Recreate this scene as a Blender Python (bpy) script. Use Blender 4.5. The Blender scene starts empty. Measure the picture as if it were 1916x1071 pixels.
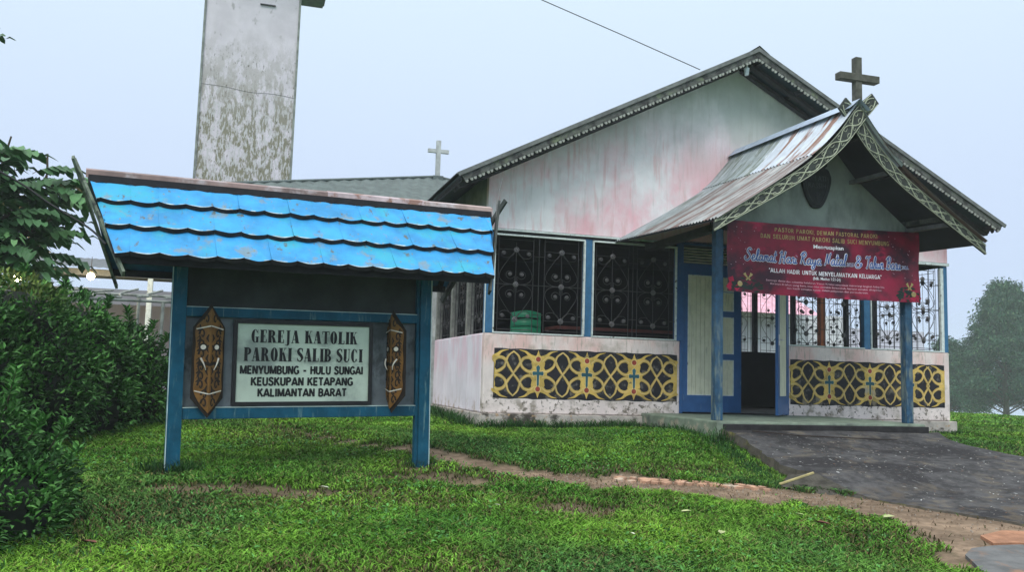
import bpy, math, random
import numpy as np
from mathutils import Vector, Matrix
random.seed(7); rng = np.random.default_rng(11)
S = bpy.context.scene
PI = math.pi

# ------------------------------------------------------------ camera
cd = bpy.data.cameras.new("camera"); cam = bpy.data.objects.new("camera", cd); S.collection.objects.link(cam)
CR = Vector((0.95725849, -0.28776608, 0.0291008)); CU = Vector((-0.05748471, -0.0906818, 0.99421945)); CF = Vector((0.28346372, 0.95339787, 0.10334807))
CC = Vector((-3.16626571, -11.93303466, 0.50129042))
cam.matrix_world = Matrix(((CR.x, CU.x, -CF.x, CC.x), (CR.y, CU.y, -CF.y, CC.y), (CR.z, CU.z, -CF.z, CC.z), (0, 0, 0, 1)))
cd.sensor_width = 36; cd.lens = 1651.93 / 1916 * 36; cd.clip_start = .05; cd.clip_end = 2000
S.camera = cam

# ------------------------------------------------------------ world: overcast, misty morning
W = bpy.data.worlds.new("World"); S.world = W; W.use_nodes = True
nt = W.node_tree; nt.nodes.clear()
out = nt.nodes.new("ShaderNodeOutputWorld"); bg = nt.nodes.new("ShaderNodeBackground"); bg.inputs[1].default_value = 1
sky = nt.nodes.new("ShaderNodeTexSky"); sky.sky_type = 'NISHITA'; sky.sun_disc = False
sky.sun_elevation = math.radians(50); sky.sun_rotation = math.radians(200)
skm = nt.nodes.new("ShaderNodeVectorMath"); skm.operation = 'SCALE'; skm.inputs['Scale'].default_value = .05
nt.links.new(sky.outputs[0], skm.inputs[0])
tc = nt.nodes.new("ShaderNodeTexCoord"); sp = nt.nodes.new("ShaderNodeSeparateXYZ"); nt.links.new(tc.outputs['Generated'], sp.inputs[0])
rp = nt.nodes.new("ShaderNodeValToRGB"); nt.links.new(sp.outputs[2], rp.inputs[0])
e = rp.color_ramp.elements
e[0].position = 0; e[0].color = (.485, .585, .80, 1); e[1].position = 1; e[1].color = (1.7, 1.78, 1.8, 1)
m_ = e.new(.22); m_.color = (.55, .655, .84, 1); m_ = e.new(.5); m_.color = (.66, .80, .89, 1)
mx = nt.nodes.new("ShaderNodeMix"); mx.data_type = 'RGBA'; mx.inputs[0].default_value = .06
nt.links.new(rp.outputs[0], mx.inputs[6]); nt.links.new(skm.outputs[0], mx.inputs[7])
nt.links.new(mx.outputs[2], bg.inputs[0]); nt.links.new(bg.outputs[0], out.inputs[0])
sd = bpy.data.lights.new("sun", 'SUN'); sun = bpy.data.objects.new("sun", sd); S.collection.objects.link(sun)
sd.energy = 1.5; sd.angle = math.radians(30); sd.color = (1, .97, .92)
sun.rotation_euler = (math.radians(40), 0, math.radians(-32))
S.view_settings.view_transform = 'Standard'; S.view_settings.look = 'None'; S.view_settings.gamma = 1; S.view_settings.exposure = .32
try: S.view_settings.use_curve_mapping = False
except Exception: pass
S.cycles.use_denoising = True; S.cycles.max_bounces = 6; S.cycles.diffuse_bounces = 4; S.cycles.volume_bounces = 1
S.cycles.transparent_max_bounces = 8

# ------------------------------------------------------------ materials
_m = {}
def M(name, c, rough=.75, sc=6, var=.25, bump=0.0, bsc=50, metal=0, layers=(), emit=None, spec=.3, attr=None):
    """Principled material; colour varied by noise, then stain layers (colour, scale, stretch, lo, hi[, z-range]) in world space."""
    if name in _m: return _m[name]
    m = bpy.data.materials.new(name); m.use_nodes = True; t = m.node_tree; N = t.nodes; L = t.links
    b = N['Principled BSDF']; b.inputs['Roughness'].default_value = rough; b.inputs['Metallic'].default_value = metal
    b.inputs['Specular IOR Level'].default_value = spec
    g = N.new("ShaderNodeNewGeometry")
    def noise(scale, stretch=(1, 1, 1), detail=5, off=0):
        mp = N.new("ShaderNodeMapping"); mp.inputs['Scale'].default_value = stretch; mp.inputs['Location'].default_value = (off, off * 2, 0)
        n = N.new("ShaderNodeTexNoise"); n.inputs['Scale'].default_value = scale; n.inputs['Detail'].default_value = detail
        n.inputs['Roughness'].default_value = .62
        L.new(g.outputs['Position'], mp.inputs[0]); L.new(mp.outputs[0], n.inputs[0]); return n.outputs['Fac']
    def rng_(sock, a, b_, o0=0., o1=1.):
        r = N.new("ShaderNodeMapRange"); r.interpolation_type = 'SMOOTHSTEP'; r.inputs[1].default_value = a; r.inputs[2].default_value = b_
        r.inputs[3].default_value = o0; r.inputs[4].default_value = o1; L.new(sock, r.inputs[0]); return r.outputs[0]
    hsv = N.new("ShaderNodeHueSaturation")
    if attr:
        a = N.new("ShaderNodeAttribute"); a.attribute_name = attr; L.new(a.outputs['Color'], hsv.inputs['Color'])
    else: hsv.inputs['Color'].default_value = (*c, 1)
    L.new(rng_(noise(sc), .3, .7, 1 - var, 1 + var), hsv.inputs['Value'])
    cur = hsv.outputs[0]
    for k, ly in enumerate(layers):
        col, s_, st, lo, hi = ly[:5]
        f = rng_(noise(s_, st, 6, 3.1 * k + 1), lo, hi)
        if len(ly) > 5:
            z0, z1, z2, z3 = ly[5]
            s3 = N.new("ShaderNodeSeparateXYZ"); L.new(g.outputs['Position'], s3.inputs[0])
            a1 = rng_(s3.outputs[2], z0, z1); a2 = rng_(s3.outputs[2], z2, z3, 1., 0.)
            mm = N.new("ShaderNodeMath"); mm.operation = 'MULTIPLY'; L.new(a1, mm.inputs[0]); L.new(a2, mm.inputs[1])
            m2 = N.new("ShaderNodeMath"); m2.operation = 'MULTIPLY'; L.new(mm.outputs[0], m2.inputs[0]); L.new(f, m2.inputs[1]); f = m2.outputs[0]
        if len(ly) > 6:
            m3 = N.new("ShaderNodeMath"); m3.operation = 'MULTIPLY'; L.new(f, m3.inputs[0]); m3.inputs[1].default_value = ly[6]; f = m3.outputs[0]
        x = N.new("ShaderNodeMix"); x.data_type = 'RGBA'; L.new(f, x.inputs[0]); L.new(cur, x.inputs[6]); x.inputs[7].default_value = (*col, 1); cur = x.outputs[2]
    L.new(cur, b.inputs['Base Color'])
    if bump:
        bp = N.new("ShaderNodeBump"); bp.inputs['Strength'].default_value = min(1, bump); bp.inputs['Distance'].default_value = .01
        L.new(noise(bsc, (1, 1, 1), 6, 9), bp.inputs['Height']); L.new(bp.outputs[0], b.inputs['Normal'])
    if emit: b.inputs['Emission Color'].default_value = (*emit[0], 1); b.inputs['Emission Strength'].default_value = emit[1]
    _m[name] = m; return m

# ------------------------------------------------------------ mesh helpers
class MB:
    def __init__(s): s.v = []; s.f = []; s.mi = []; s.sm = []
    def add(s, vs, fs, mi=0, sm=False):
        o = len(s.v); s.v += [tuple(v) for v in vs]; s.f += [tuple(i + o for i in f) for f in fs]; s.mi += [mi] * len(fs); s.sm += [sm] * len(fs)
    def box(s, x0, x1, y0, y1, z0, z1, mi=0):
        s.add([(x0, y0, z0), (x1, y0, z0), (x1, y1, z0), (x0, y1, z0), (x0, y0, z1), (x1, y0, z1), (x1, y1, z1), (x0, y1, z1)],
              [(3, 2, 1, 0), (4, 5, 6, 7), (0, 1, 5, 4), (1, 2, 6, 5), (2, 3, 7, 6), (3, 0, 4, 7)], mi)
    def beam(s, a, b, w, h, up=(0, 0, 1), mi=0):
        a = Vector(a); b = Vector(b); d = (b - a).normalized(); sd_ = d.cross(Vector(up)).normalized(); u = sd_.cross(d)
        vs = [p + sd_ * (i * w / 2) + u * (j * h / 2) for p in (a, b) for i, j in ((-1, -1), (1, -1), (1, 1), (-1, 1))]
        s.add(vs, [(3, 2, 1, 0), (4, 5, 6, 7), (0, 1, 5, 4), (1, 2, 6, 5), (2, 3, 7, 6), (3, 0, 4, 7)], mi)
    def prism(s, poly, y0, y1, fr=None, mi=0):
        """2D polygon (x,z) extruded y0..y1 (or in frame fr)."""
        n = len(poly); fr = fr or (lambda x, y, z: (x, y, z))
        vs = [fr(x, y0, z) for x, z in poly] + [fr(x, y1, z) for x, z in poly]
        s.add(vs, [tuple(range(n)), tuple(range(2 * n - 1, n - 1, -1))] + [(i, i + n, (i + 1) % n + n, (i + 1) % n) for i in range(n)], mi)
    def tube(s, pts, r, n=6, mi=0, cap=True, r1=None):
        pts = [Vector(p) for p in pts]; K = len(pts); vs = []; ref = Vector((0, 0, 1))
        if abs((pts[-1] - pts[0]).normalized().z) > .9: ref = Vector((0, 1, 0))
        for k, p in enumerate(pts):
            d = (pts[min(k + 1, K - 1)] - pts[max(k - 1, 0)]); d = d.normalized() if d.length > 1e-9 else Vector((1, 0, 0))
            a = d.cross(ref); a = a.normalized() if a.length > 1e-4 else Vector((1, 0, 0)); b = a.cross(d)
            rr = r if r1 is None else r + (r1 - r) * k / (K - 1)
            vs += [p + (a * math.cos(2 * PI * j / n) + b * math.sin(2 * PI * j / n)) * rr for j in range(n)]
        fs = [(k * n + j, k * n + (j + 1) % n, (k + 1) * n + (j + 1) % n, (k + 1) * n + j) for k in range(K - 1) for j in range(n)]
        s.add(vs, fs, mi, True)
        if cap: s.add(vs[:n], [tuple(range(n - 1, -1, -1))], mi); s.add(vs[-n:], [tuple(range(n))], mi)
    def ribbon(s, pts, w, y, fr=None, mi=0, w1=None, wf=None, th=0):
        """flat strip in the (x,z) plane at depth y"""
        fr = fr or (lambda x, yy, z: (x, yy, z)); K = len(pts); vs = []
        for k in range(K):
            ax, az = pts[max(k - 1, 0)]; bx, bz = pts[min(k + 1, K - 1)]; dx, dz = bx - ax, bz - az; l = math.hypot(dx, dz) or 1
            t = k / (K - 1); ww = wf(t) if wf else (w if w1 is None else w + (w1 - w) * t)
            nx, nz = -dz / l * ww / 2, dx / l * ww / 2; x, z = pts[k]
            vs += [fr(x + nx, y, z + nz), fr(x - nx, y, z - nz)]
        s.add(vs, [(2 * k, 2 * k + 1, 2 * k + 3, 2 * k + 2) for k in range(K - 1)], mi)
    def disc(s, x, z, r, y, fr=None, n=14, mi=0, rz=None):
        fr = fr or (lambda a, b, c: (a, b, c)); rz = rz or r
        s.add([fr(x + r * math.cos(2 * PI * k / n), y, z + rz * math.sin(2 * PI * k / n)) for k in range(n)], [tuple(range(n))], mi)
    def mesh(s, name):
        me = bpy.data.meshes.new(name); me.from_pydata(s.v, [], s.f)
        me.polygons.foreach_set('material_index', s.mi); me.polygons.foreach_set('use_smooth', s.sm); me.update(); return me
def link(name, me, mats=None, parent=None, label=None, kind=None):
    o = bpy.data.objects.new(name, me); S.collection.objects.link(o)
    if mats:
        for m in (mats if isinstance(mats, (list, tuple)) else [mats]): me.materials.append(m)
    if parent is not None: o.parent = parent
    if label: o['label'] = label
    if kind: o['kind'] = kind
    return o
def obj(name, mb, mats, parent=None, label=None, kind=None, bevel=0):
    o = link(name, mb.mesh(name), mats, parent, label, kind)
    if bevel:
        b = o.modifiers.new('bevel', 'BEVEL'); b.width = bevel; b.segments = 2; b.limit_method = 'ANGLE'
    return o
def inst(name, me, parent, mat4):
    o = bpy.data.objects.new(name, me); S.collection.objects.link(o); o.parent = parent; o.matrix_local = mat4; return o
def thing(name, label, cat, loc=(0, 0, 0), rot=(0, 0, 0), group=None):
    o = bpy.data.objects.new(name, None); S.collection.objects.link(o); o.location = loc; o.rotation_euler = rot
    o['label'] = label; o['category'] = cat
    if group: o['group'] = group
    return o
def tag(o, label, cat, group=None):
    o['label'] = label; o['category'] = cat
    if group: o['group'] = group
    return o
def structure(o): o['kind'] = 'structure'; return o
def cat_(pts, n=6):
    """Catmull-Rom through points of any dimension"""
    P = [np.array(p, float) for p in pts]
    if len(P) < 3: return [tuple(P[0] + (P[1] - P[0]) * i / n) for i in range(n + 1)]
    P = [2 * P[0] - P[1]] + P + [2 * P[-1] - P[-2]]; o = []
    for i in range(1, len(P) - 2):
        for k in range(n):
            t = k / n
            o.append(tuple(.5 * ((2 * P[i]) + (-P[i - 1] + P[i + 1]) * t + (2 * P[i - 1] - 5 * P[i] + 4 * P[i + 1] - P[i + 2]) * t * t + (-P[i - 1] + 3 * P[i] - 3 * P[i + 1] + P[i + 2]) * t ** 3)))
    o.append(tuple(P[-2])); return o
def T(x, y, z): return Matrix.Translation((x, y, z))
def npmesh(name, V, F, col=None, smooth=False):
    """V (n,3), F (m,k) same-size faces"""
    me = bpy.data.meshes.new(name); n, k = len(F), F.shape[1]
    me.vertices.add(len(V)); me.vertices.foreach_set('co', V.astype(np.float32).ravel())
    me.loops.add(n * k); me.loops.foreach_set('vertex_index', F.astype(np.int32).ravel())
    me.polygons.add(n); me.polygons.foreach_set('loop_start', np.arange(0, n * k, k, dtype=np.int32))
    if smooth: me.polygons.foreach_set('use_smooth', np.ones(n, bool))
    me.update(calc_edges=True)
    if col is not None:
        a = me.color_attributes.new('Col', 'FLOAT_COLOR', 'POINT'); a.data.foreach_set('color', np.c_[col, np.ones(len(col))].astype(np.float32).ravel())
    return me
def text_mesh(txt, x0, x1, z0, z1, y, bold=0.0, shear=0.0, fr=None, name='lettering'):
    """default font text fitted into the box, facing -y"""
    c = bpy.data.curves.new('txt', 'FONT'); c.body = txt; c.offset = bold; c.shear = shear; c.resolution_u = 2
    o = bpy.data.objects.new('txt', c); S.collection.objects.link(o)
    me = bpy.data.meshes.new_from_object(o.evaluated_get(bpy.context.evaluated_depsgraph_get())); bpy.data.objects.remove(o); bpy.data.curves.remove(c)
    V = np.empty(len(me.vertices) * 3); me.vertices.foreach_get('co', V); V = V.reshape(-1, 3)
    a, b = V[:, 0].min(), V[:, 0].max(); p, q = V[:, 1].min(), V[:, 1].max()
    X = x0 + (V[:, 0] - a) / (b - a) * (x1 - x0); Z = z0 + (V[:, 1] - p) / (q - p) * (z1 - z0)
    P = [(fr(x, y, z) if fr else (x, y, z)) for x, z in zip(X, Z)]
    me.vertices.foreach_set('co', np.array(P).astype(np.float32).ravel()); me.name = name; me.materials.clear(); me.update(); return me

# ------------------------------------------------------------ the lie of the land
def ss(a, b, x): t = np.clip((x - a) / (b - a), 0, 1); return t * t * (3 - 2 * t)
def ground(x, y):
    x = np.asarray(x, float); y = np.asarray(y, float)
    z = -.2 + .063 * np.minimum(y, 0)
    z = z + ss(2, -1.5, x) * .035 * np.clip(y, 0, 5)
    z = z + .19 * np.exp(-((x - 4) / 2.4) ** 2 / 2 * 1.0 - ((y + 1.9) / .95) ** 2 / 2)
    r = np.hypot(x - 5, y - 3); z = z - .029 * np.maximum(0, r - 14)
    z = z + .012 * np.sin(x * 1.7 + 1) * np.sin(y * 1.3) + .008 * np.sin(x * 4.1) * np.sin(y * 3.7 + 2)
    return z
PATH = np.array([(-3.6, 2.2, .1), (-2.84, .75, .16), (-1.9, -1.6, .3), (-1.2, -2.5, .42), (-.85, -3.25, .36), (-.4, -3.75, .34), (0, -4.02, .5), (.45, -4.2, .55), (.9, -4.48, .55), (1.4, -4.72, .55), (1.8, -4.98, .62), (2.25, -5.35, .85), (2.6, -5.9, 1.1), (2.7, -6.5, 1.3), (2.6, -7.3, 1.5)])
PATH[:, 2] = PATH[:, 2] * np.interp(PATH[:, 0], (-2, 0, 1.5), (.8, 1.15, 1.4)) + .04
PC = np.array(cat_(PATH, 6))
DL = [(2.45, -2.2, -.05), (2.47, -2.55, -.10), (2.36, -3.2, -.23), (2.22, -3.9, -.32), (2.27, -4.33, -.35), (2.38, -4.85, -.49), (2.68, -5.5, -.535), (3.02, -6.08, -.57), (3.8, -7.2, -.64)]
DR = [(5.7, -2.2, -.06), (5.5, -2.6, -.12), (5.5, -2.95, -.17), (5.55, -3.4, -.22), (5.7, -4.0, -.28), (5.9, -4.5, -.33), (6.1, -5, -.38), (6.5, -5.8, -.46), (7, -6.5, -.52), (7.6, -7.2, -.56)]
DLc = np.array(cat_(DL, 5)); DRc = np.array(cat_(DR, 5))
def wob(x, y): return .09 * np.sin(x * 7 + y * 3) + .07 * np.sin(x * 13 - y * 11 + 1) + .05 * np.sin(x * 29 + y * 23)
def dpath(x, y):
    d = np.full(np.shape(x), 9.)
    for px, py, w in PC: d = np.minimum(d, np.hypot(x - px, y - py) - w / 2)
    return d
def in_drive(x, y, m=0.):
    yl = DLc[:, 1][::-1]; xl = np.interp(y, yl, DLc[:, 0][::-1]); xr = np.interp(y, DRc[:, 1][::-1], DRc[:, 0][::-1])
    return (x > xl - m) & (x < xr + m) & (y < -2.15)
BARE = [(2.2, -4.95, .5, .22), (-2.75, -4.5, .75, .22), (-3.3, -4.3, .5, .2), (-1.5, -3.75, .5, .25), (-.55, -5.2, .45, .3), (-1.15, -4.0, .4, .18), (-3.75, -3.5, .2, .2), (-1.43, -3.1, .2, .25)]
SPARSE = [(-2.3, -4.8, 1.7, .5), (-.6, -5.1, .9, .55), (-4.0, -5.3, .8, .7), (-1.2, -3.6, 1.0, .6), (.6, -3.6, 1.2, .35), (-2.6, -1.0, .8, .9), (1.3, -6.4, .6, .6), (-2.4, -6.9, 1.2, .5)]
def dirt(x, y):
    """1 on bare soil, 0 under full turf"""
    d = dpath(x, y) + wob(x, y)
    v = ss(.16, -.1, d)
    for bx, by, rx, ry in BARE: v = np.maximum(v, .75 * ss(1.5, .5, np.hypot((x - bx) / rx, (y - by) / ry) + 2 * wob(x, y)))
    for bx, by, rx, ry in SPARSE: v = np.maximum(v, .42 * ss(1.6, .2, np.hypot((x - bx) / rx, (y - by) / ry) + 2 * wob(x, y)))
    v = np.maximum(v, ss(-.05, .1, (x - 1.75 + .6 * (-y - 6.3)) * .5 + wob(x, y) - .05) * (y < -5.9))
    return v
# ground: one sheet, fine near the camera, coarse to the horizon
def axis(a, lo, hi, st, far):
    c = list(np.arange(lo, hi, st)); s_ = st; x = hi
    while x < far: c.append(x); s_ *= 1.35; x += s_
    c.append(far); s_ = st; x = lo - st; pre = []
    while x > -far: pre.append(x); s_ *= 1.35; x -= s_
    pre.append(-far); return np.array(pre[::-1] + c)
gx = axis(0, -7, 9, .07, 270); gy = axis(0, -8, 4, .07, 270)
GX, GY = np.meshgrid(gx, gy); GZ = ground(GX, GY); dd = dirt(GX, GY)
GZ = GZ - .012 * dd + .006 * np.sin(GX * 37) * np.sin(GY * 41) * (1 - dd)
nx, ny = len(gx), len(gy); idx = np.arange(nx * ny).reshape(ny, nx)
F = np.stack([idx[:-1, :-1], idx[:-1, 1:], idx[1:, 1:], idx[1:, :-1]], -1).reshape(-1, 4)
soil = np.array((.23, .165, .115)); turf = np.array((.035, .055, .018)); dk = np.array((.05, .035, .025))
nn = (.5 + .5 * np.sin(GX * 5.3 + 2 * np.sin(GY * 4))) * (.5 + .5 * np.sin(GY * 6.1 + 1.5 * np.sin(GX * 3)))
ed = np.clip(1 - abs(dd - .45) / .4, 0, 1)[..., None]
far_ = ss(10, 16, np.hypot(GX - 2, GY))[..., None]
C = turf * (1 - dd[..., None]) + dd[..., None] * (soil * (.75 + .35 * nn[..., None])); C = C * (1 - .5 * ed) + dk * .5 * ed
C = C * (1 - far_) + np.array((.11, .24, .06)) * far_
gme = npmesh('ground', np.stack([GX, GY, GZ], -1).reshape(-1, 3), F, C.reshape(-1, 3), True)
g_ = link('ground', gme, M('soil_and_turf', (0, 0, 0), .95, 9, .3, .6, 45, attr='Col', spec=.1)); structure(g_)

def gz(x, y): return float(ground(x, y))

# ------------------------------------------------------------ shared materials
PINK = (.50, .25, .25)
plaster = M('weathered_plaster', (.80, .79, .80), .85, 3, .08, .25, 30, layers=[
    ((.80, .42, .47), .9, (.8, 1, .6), .34, .58, (1.2, 2.0, 3.2, 4.9), .9),
    ((.68, .42, .42), 4, (3, 3, .30), .50, .7, (2.3, 2.6, 3.8, 4.8), .7),
    ((.40, .45, .41), 1.1, (1, 1, .8), .30, .62, (3.3, 4.9, 9, 10), .7),
    ((.42, .42, .38), 6, (3, 3, .25), .52, .72, (2.5, 3.1, 9, 10), .35)])
dwarf_m = M('pink_dwarf_wall_paint', (.76, .67, .64), .85, 3, .1, .3, 30, layers=[
    ((.74, .46, .42), 1.5, (1, 1, .6), .42, .62, (.6, .95, 1.3, 1.6), .75),
    ((.34, .31, .24), 2.2, (1, 1, 1.2), .52, .68, (-1, -.5, 3, 4), .6),
    ((.30, .28, .22), 9, (5, 5, .5), .54, .68, (.5, .8, 3, 4), .6),
    ((.10, .085, .06), 16, (1, 1, 1), .56, .62, (-.4, -.1, .16, .34), .85),
    ((.20, .17, .12), 5, (1, 1, 1), .5, .64, (-.5, -.2, .1, .3), .8)])
side_m = M('pale_pink_side_wall_paint', (.82, .76, .82), .85, 2, .08, .2, 30, layers=[
    ((.80, .54, .62), 2.0, (1, 1, .5), .40, .62, (.3, .8, 1.3, 1.6), .8),
    ((.62, .50, .54), 7, (4, 4, .3), .5, .7, (-1, -.5, 3, 4), .6),
    ((.42, .30, .20), 6, (1, 1, 1), .45, .65, (-.5, -.3, .0, .25), .8)])
conc = M('stained_concrete', (.36, .34, .29), .9, 8, .2, .5, 40, layers=[((.05, .05, .04), 4, (1, 1, 1), .5, .66), ((.30, .20, .11), 9, (1, 1, 1), .58, .68)])
plinth_m = M('plinth_cement', (.46, .42, .38), .9, 6, .2, .5, 40, layers=[((.07, .06, .05), 5, (.7, 1, 1), .5, .62), ((.45, .30, .17), 11, (1, 1, 1), .58, .68)])
blue = M('worn_blue_paint', (.04, .15, .29), .5, 10, .15, .1, 40, layers=[((.12, .2, .24), 7, (2, 2, .4), .56, .74, (-5, -4, 20, 21), .6)])
door_blue = M('door_blue_paint', (.022, .10, .27), .4, 7, .12, .1, 40, layers=[((.10, .2, .33), 9, (3, 3, .5), .62, .72)])
postm = M('weathered_blue_post', (.022, .075, .14), .6, 12, .3, .3, 50, layers=[((.16, .20, .19), 9, (2, 2, .4), .46, .66, (-.2, .1, .9, 1.6)), ((.5, .5, .5), 30, (1, 1, 1), .70, .74)])
cream = M('cream_paint', (.66, .66, .50), .7, 6, .08, .1, 40, layers=[((.3, .32, .25), 9, (3, 3, .4), .54, .72, (-5, -4, 9, 10), .6)])
trim = M('pale_trim_paint', (.62, .68, .66), .7, 14, .15, .1, 40, layers=[((.15, .14, .12), 12, (1, 1, 1), .58, .68)])
iron = M('dull_iron', (.05, .048, .052), .5, 20, .2, metal=.3)
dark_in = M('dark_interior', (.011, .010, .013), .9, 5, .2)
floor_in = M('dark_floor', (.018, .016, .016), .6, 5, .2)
olive_wood = M('weathered_grey_wood', (.115, .12, .11), .85, 9, .3, .5, 40, layers=[((.045, .045, .045), 6, (1, 1, 1), .45, .62), ((.16, .19, .12), 4, (1, 1, 1), .56, .7)])
dark_wood = M('dark_rafter_wood', (.045, .045, .05), .85, 9, .3, .2)
teal_under = M('roof_sheet_underside', (.05, .085, .10), .7, 3, .2)
zinc = M('weathered_zinc', (.35, .40, .42), .45, 4, .2, .1, 40, metal=.25, layers=[((.20, .23, .20), 3.5, (.6, 3, .6), .46, .62), ((.55, .58, .62), 9, (.5, 5, .5), .56, .66)])
zinc_rust = M('rust_streaked_zinc', (.52, .57, .64), .42, 4, .15, .1, 40, metal=.25, layers=[((.24, .13, .095), 1.3, (.5, 4.5, .35), .53, .60), ((.55, .6, .65), 5, (.5, 8, .5), .60, .66)])
zinc_low = M('brown_stained_zinc', (.30, .31, .31), .5, 4, .25, .1, 40, metal=.2, layers=[((.17, .11, .10), 1.6, (.3, 3.5, .35), .45, .58), ((.45, .46, .46), 4, (.4, 8, .4), .58, .66)])
dark_zinc = M('old_dark_roof_metal', (.075, .085, .09), .7, 5, .3, .1)

SANS = {'A': (.62, [[(0, 0), (.31, 1)], [(.31, 1), (.62, 0)], [(.12, .27), (.5, .27)]]), 'B': (.54, [[(.06, 0), (.06, 1)], 'b1', 'b2']), 'C': (.58, ['c']), 'D': (.58, [[(.06, 0), (.06, 1)], 'd']),
        'E': (.48, [[(.06, 0), (.06, 1)], [(.0, .93), (.48, .93)], [(.06, .52), (.43, .52)], [(0, .07), (.48, .07)]]), 'G': (.62, ['c', [(.36, .42), (.62, .42)], [(.56, .45), (.56, .08)]]), 'H': (.56, [[(.06, 0), (.06, 1)], [(.50, 0), (.50, 1)], [(.06, .52), (.5, .52)]]),
        'I': (.14, [[(.07, 0), (.07, 1)]]), 'J': (.42, [[(.36, 1), (.36, .3)], 'j']), 'K': (.56, [[(.06, 0), (.06, 1)], [(.06, .40), (.50, 1)], [(.22, .60), (.54, 0)]]), 'L': (.46, [[(.06, 0), (.06, 1)], [(0, .07), (.46, .07)]]),
        'M': (.74, [[(.06, 0), (.06, 1)], [(.68, 0), (.68, 1)], [(.08, 1), (.37, .05)], [(.66, 1), (.37, .05)]]), 'N': (.58, [[(.06, 0), (.06, 1)], [(.52, 0), (.52, 1)], [(.08, 1), (.50, 0)]]), 'O': (.64, ['o']), 'P': (.52, [[(.06, 0), (.06, 1)], 'b1']),
        'R': (.56, [[(.06, 0), (.06, 1)], 'b1', [(.26, .45), (.52, 0)]]), 'S': (.52, ['s']), 'T': (.54, [[(.27, 0), (.27, 1)], [(0, .93), (.54, .93)]]), 'U': (.56, [[(.06, 1), (.06, .3)], [(.50, 1), (.50, .3)], 'u']), 'W': (.84, [[(.04, 1), (.22, 0)], [(.22, 0), (.42, 1)], [(.42, 1), (.62, 0)], [(.62, 0), (.80, 1)]]),
        'Y': (.58, [[(.29, 0), (.29, .45)], [(.02, 1), (.29, .42)], [(.56, 1), (.29, .42)]]), '-': (.44, [[(.04, .42), (.40, .42)]]), ' ': (.26, []), ',': (.14, [[(.08, .1), (.04, -.14)]]), '"': (.22, [[(.05, 1), (.05, .72)], [(.17, 1), (.17, .72)]])}
def _ell(cx, cz, rx, rz_, a0, a1, n=12): return [(cx + rx * math.cos(math.radians(a0 + (a1 - a0) * k / n)), cz + rz_ * math.sin(math.radians(a0 + (a1 - a0) * k / n))) for k in range(n + 1)]
def block_text(name, txt, x0, x1, z0, z1, y, m, parent, t=.15, gap=.10, fr=None):
    gap = gap if t < .13 else gap - .0
    C_ = {'b1': [(.06, .95)] + _ell(.24, .715, .22, .215, 90, -90) + [(.06, .48)], 'b2': [(.06, .52)] + _ell(.26, .28, .22, .23, 90, -90) + [(.06, .05)], 'c': _ell(.32, .5, .27, .45, 42, 318, 18), 'd': [(.06, .94)] + _ell(.24, .5, .28, .44, 90, -90) + [(.06, .06)], 'o': _ell(.32, .5, .27, .45, 0, 360, 20),
          'j': _ell(.20, .28, .16, .23, 0, -170), 'u': _ell(.28, .30, .22, .25, 180, 360), 's': cat_([(.45, .76), (.38, .91), (.24, .95), (.10, .86), (.09, .68), (.24, .55), (.40, .44), (.46, .26), (.36, .09), (.22, .05), (.08, .12), (.05, .26)], 3)}
    tot = sum(SANS[c][0] + gap for c in txt) - gap; sc = (x1 - x0) / tot; H = z1 - z0; b = MB(); x = x0; d = 0
    for c in txt:
        w, st_ = SANS[c]
        for s_ in st_:
            d += 1; p = C_[s_] if isinstance(s_, str) else s_; W_ = t * (H * .5 + sc * .5)
            b.ribbon([(x + u * sc, z0 + v * H) for u, v in p], W_, y - .00022 * (d % 8), fr)
        x += (w + gap) * sc
    return obj(name, b, m, parent)

# ------------------------------------------------------------ church
church = thing('church', 'long low pale pink church hall with a dark gabled roof and a small front porch', 'church')
WX, WY, H1, H2 = 7.95, 3.39, 1.12, 2.55
# plinth, floor
pl = MB(); pl.box(-.05, 2.40, -.07, 3.46, -.6, -.003); pl.box(2.40, WX + .07, .0, 3.46, -.6, -.003); pl.box(5.50, WX + .07, -.07, -.001, -.6, -.003)
obj('plinth', pl, plinth_m, church, bevel=.012)
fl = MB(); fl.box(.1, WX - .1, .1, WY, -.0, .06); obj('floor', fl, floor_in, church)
pf = MB(); pf.box(2.40, 5.5, -2.2, -.002, -.62, .045)
obj('porch_floor', pf, M('green_grey_porch_cement', (.20, .25, .19), .7, 5, .2, .3, 30, layers=[((.40, .36, .28), 5, (1, 1, 1), .5, .62, (-1, -.9, -.02, .035)), ((.05, .05, .045), 4, (1, 1, 1), .5, .62, (-1, -.9, -.1, .03)), ((.10, .12, .10), 3, (1, 1, 1), .5, .7)]), church, bevel=.02)
ps = MB(); ps.box(2.47, 5.52, -2.235, -2.203, -.5, .012); obj('porch_step_edge', ps, M('blackened_step', (.022, .021, .022), .95, 6, .4, .8, 30), church, bevel=.01)
# dwarf walls: front left, front right, side left, side right, back right
def wall(name, x0, x1, y0, y1, z0, z1, m, bev=.02): w = MB(); w.box(x0, x1, y0, y1, z0, z1); return obj(name, w, m, church, bevel=bev)
wall('dwarf_wall', 0, 3.03, 0, .13, 0, H1, dwarf_m); wall('dwarf_wall', 4.86, WX, 0, .13, 0, H1, dwarf_m)
wall('dwarf_wall', -.004, .12, .131, WY, 0, H1, side_m); wall('dwarf_wall', WX - .12, WX, .131, WY, 0, H1, dwarf_m)
wall('dwarf_wall', 5.5, WX - .121, WY - .12, WY - .003, .06, H1 + .02, dark_in)
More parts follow.
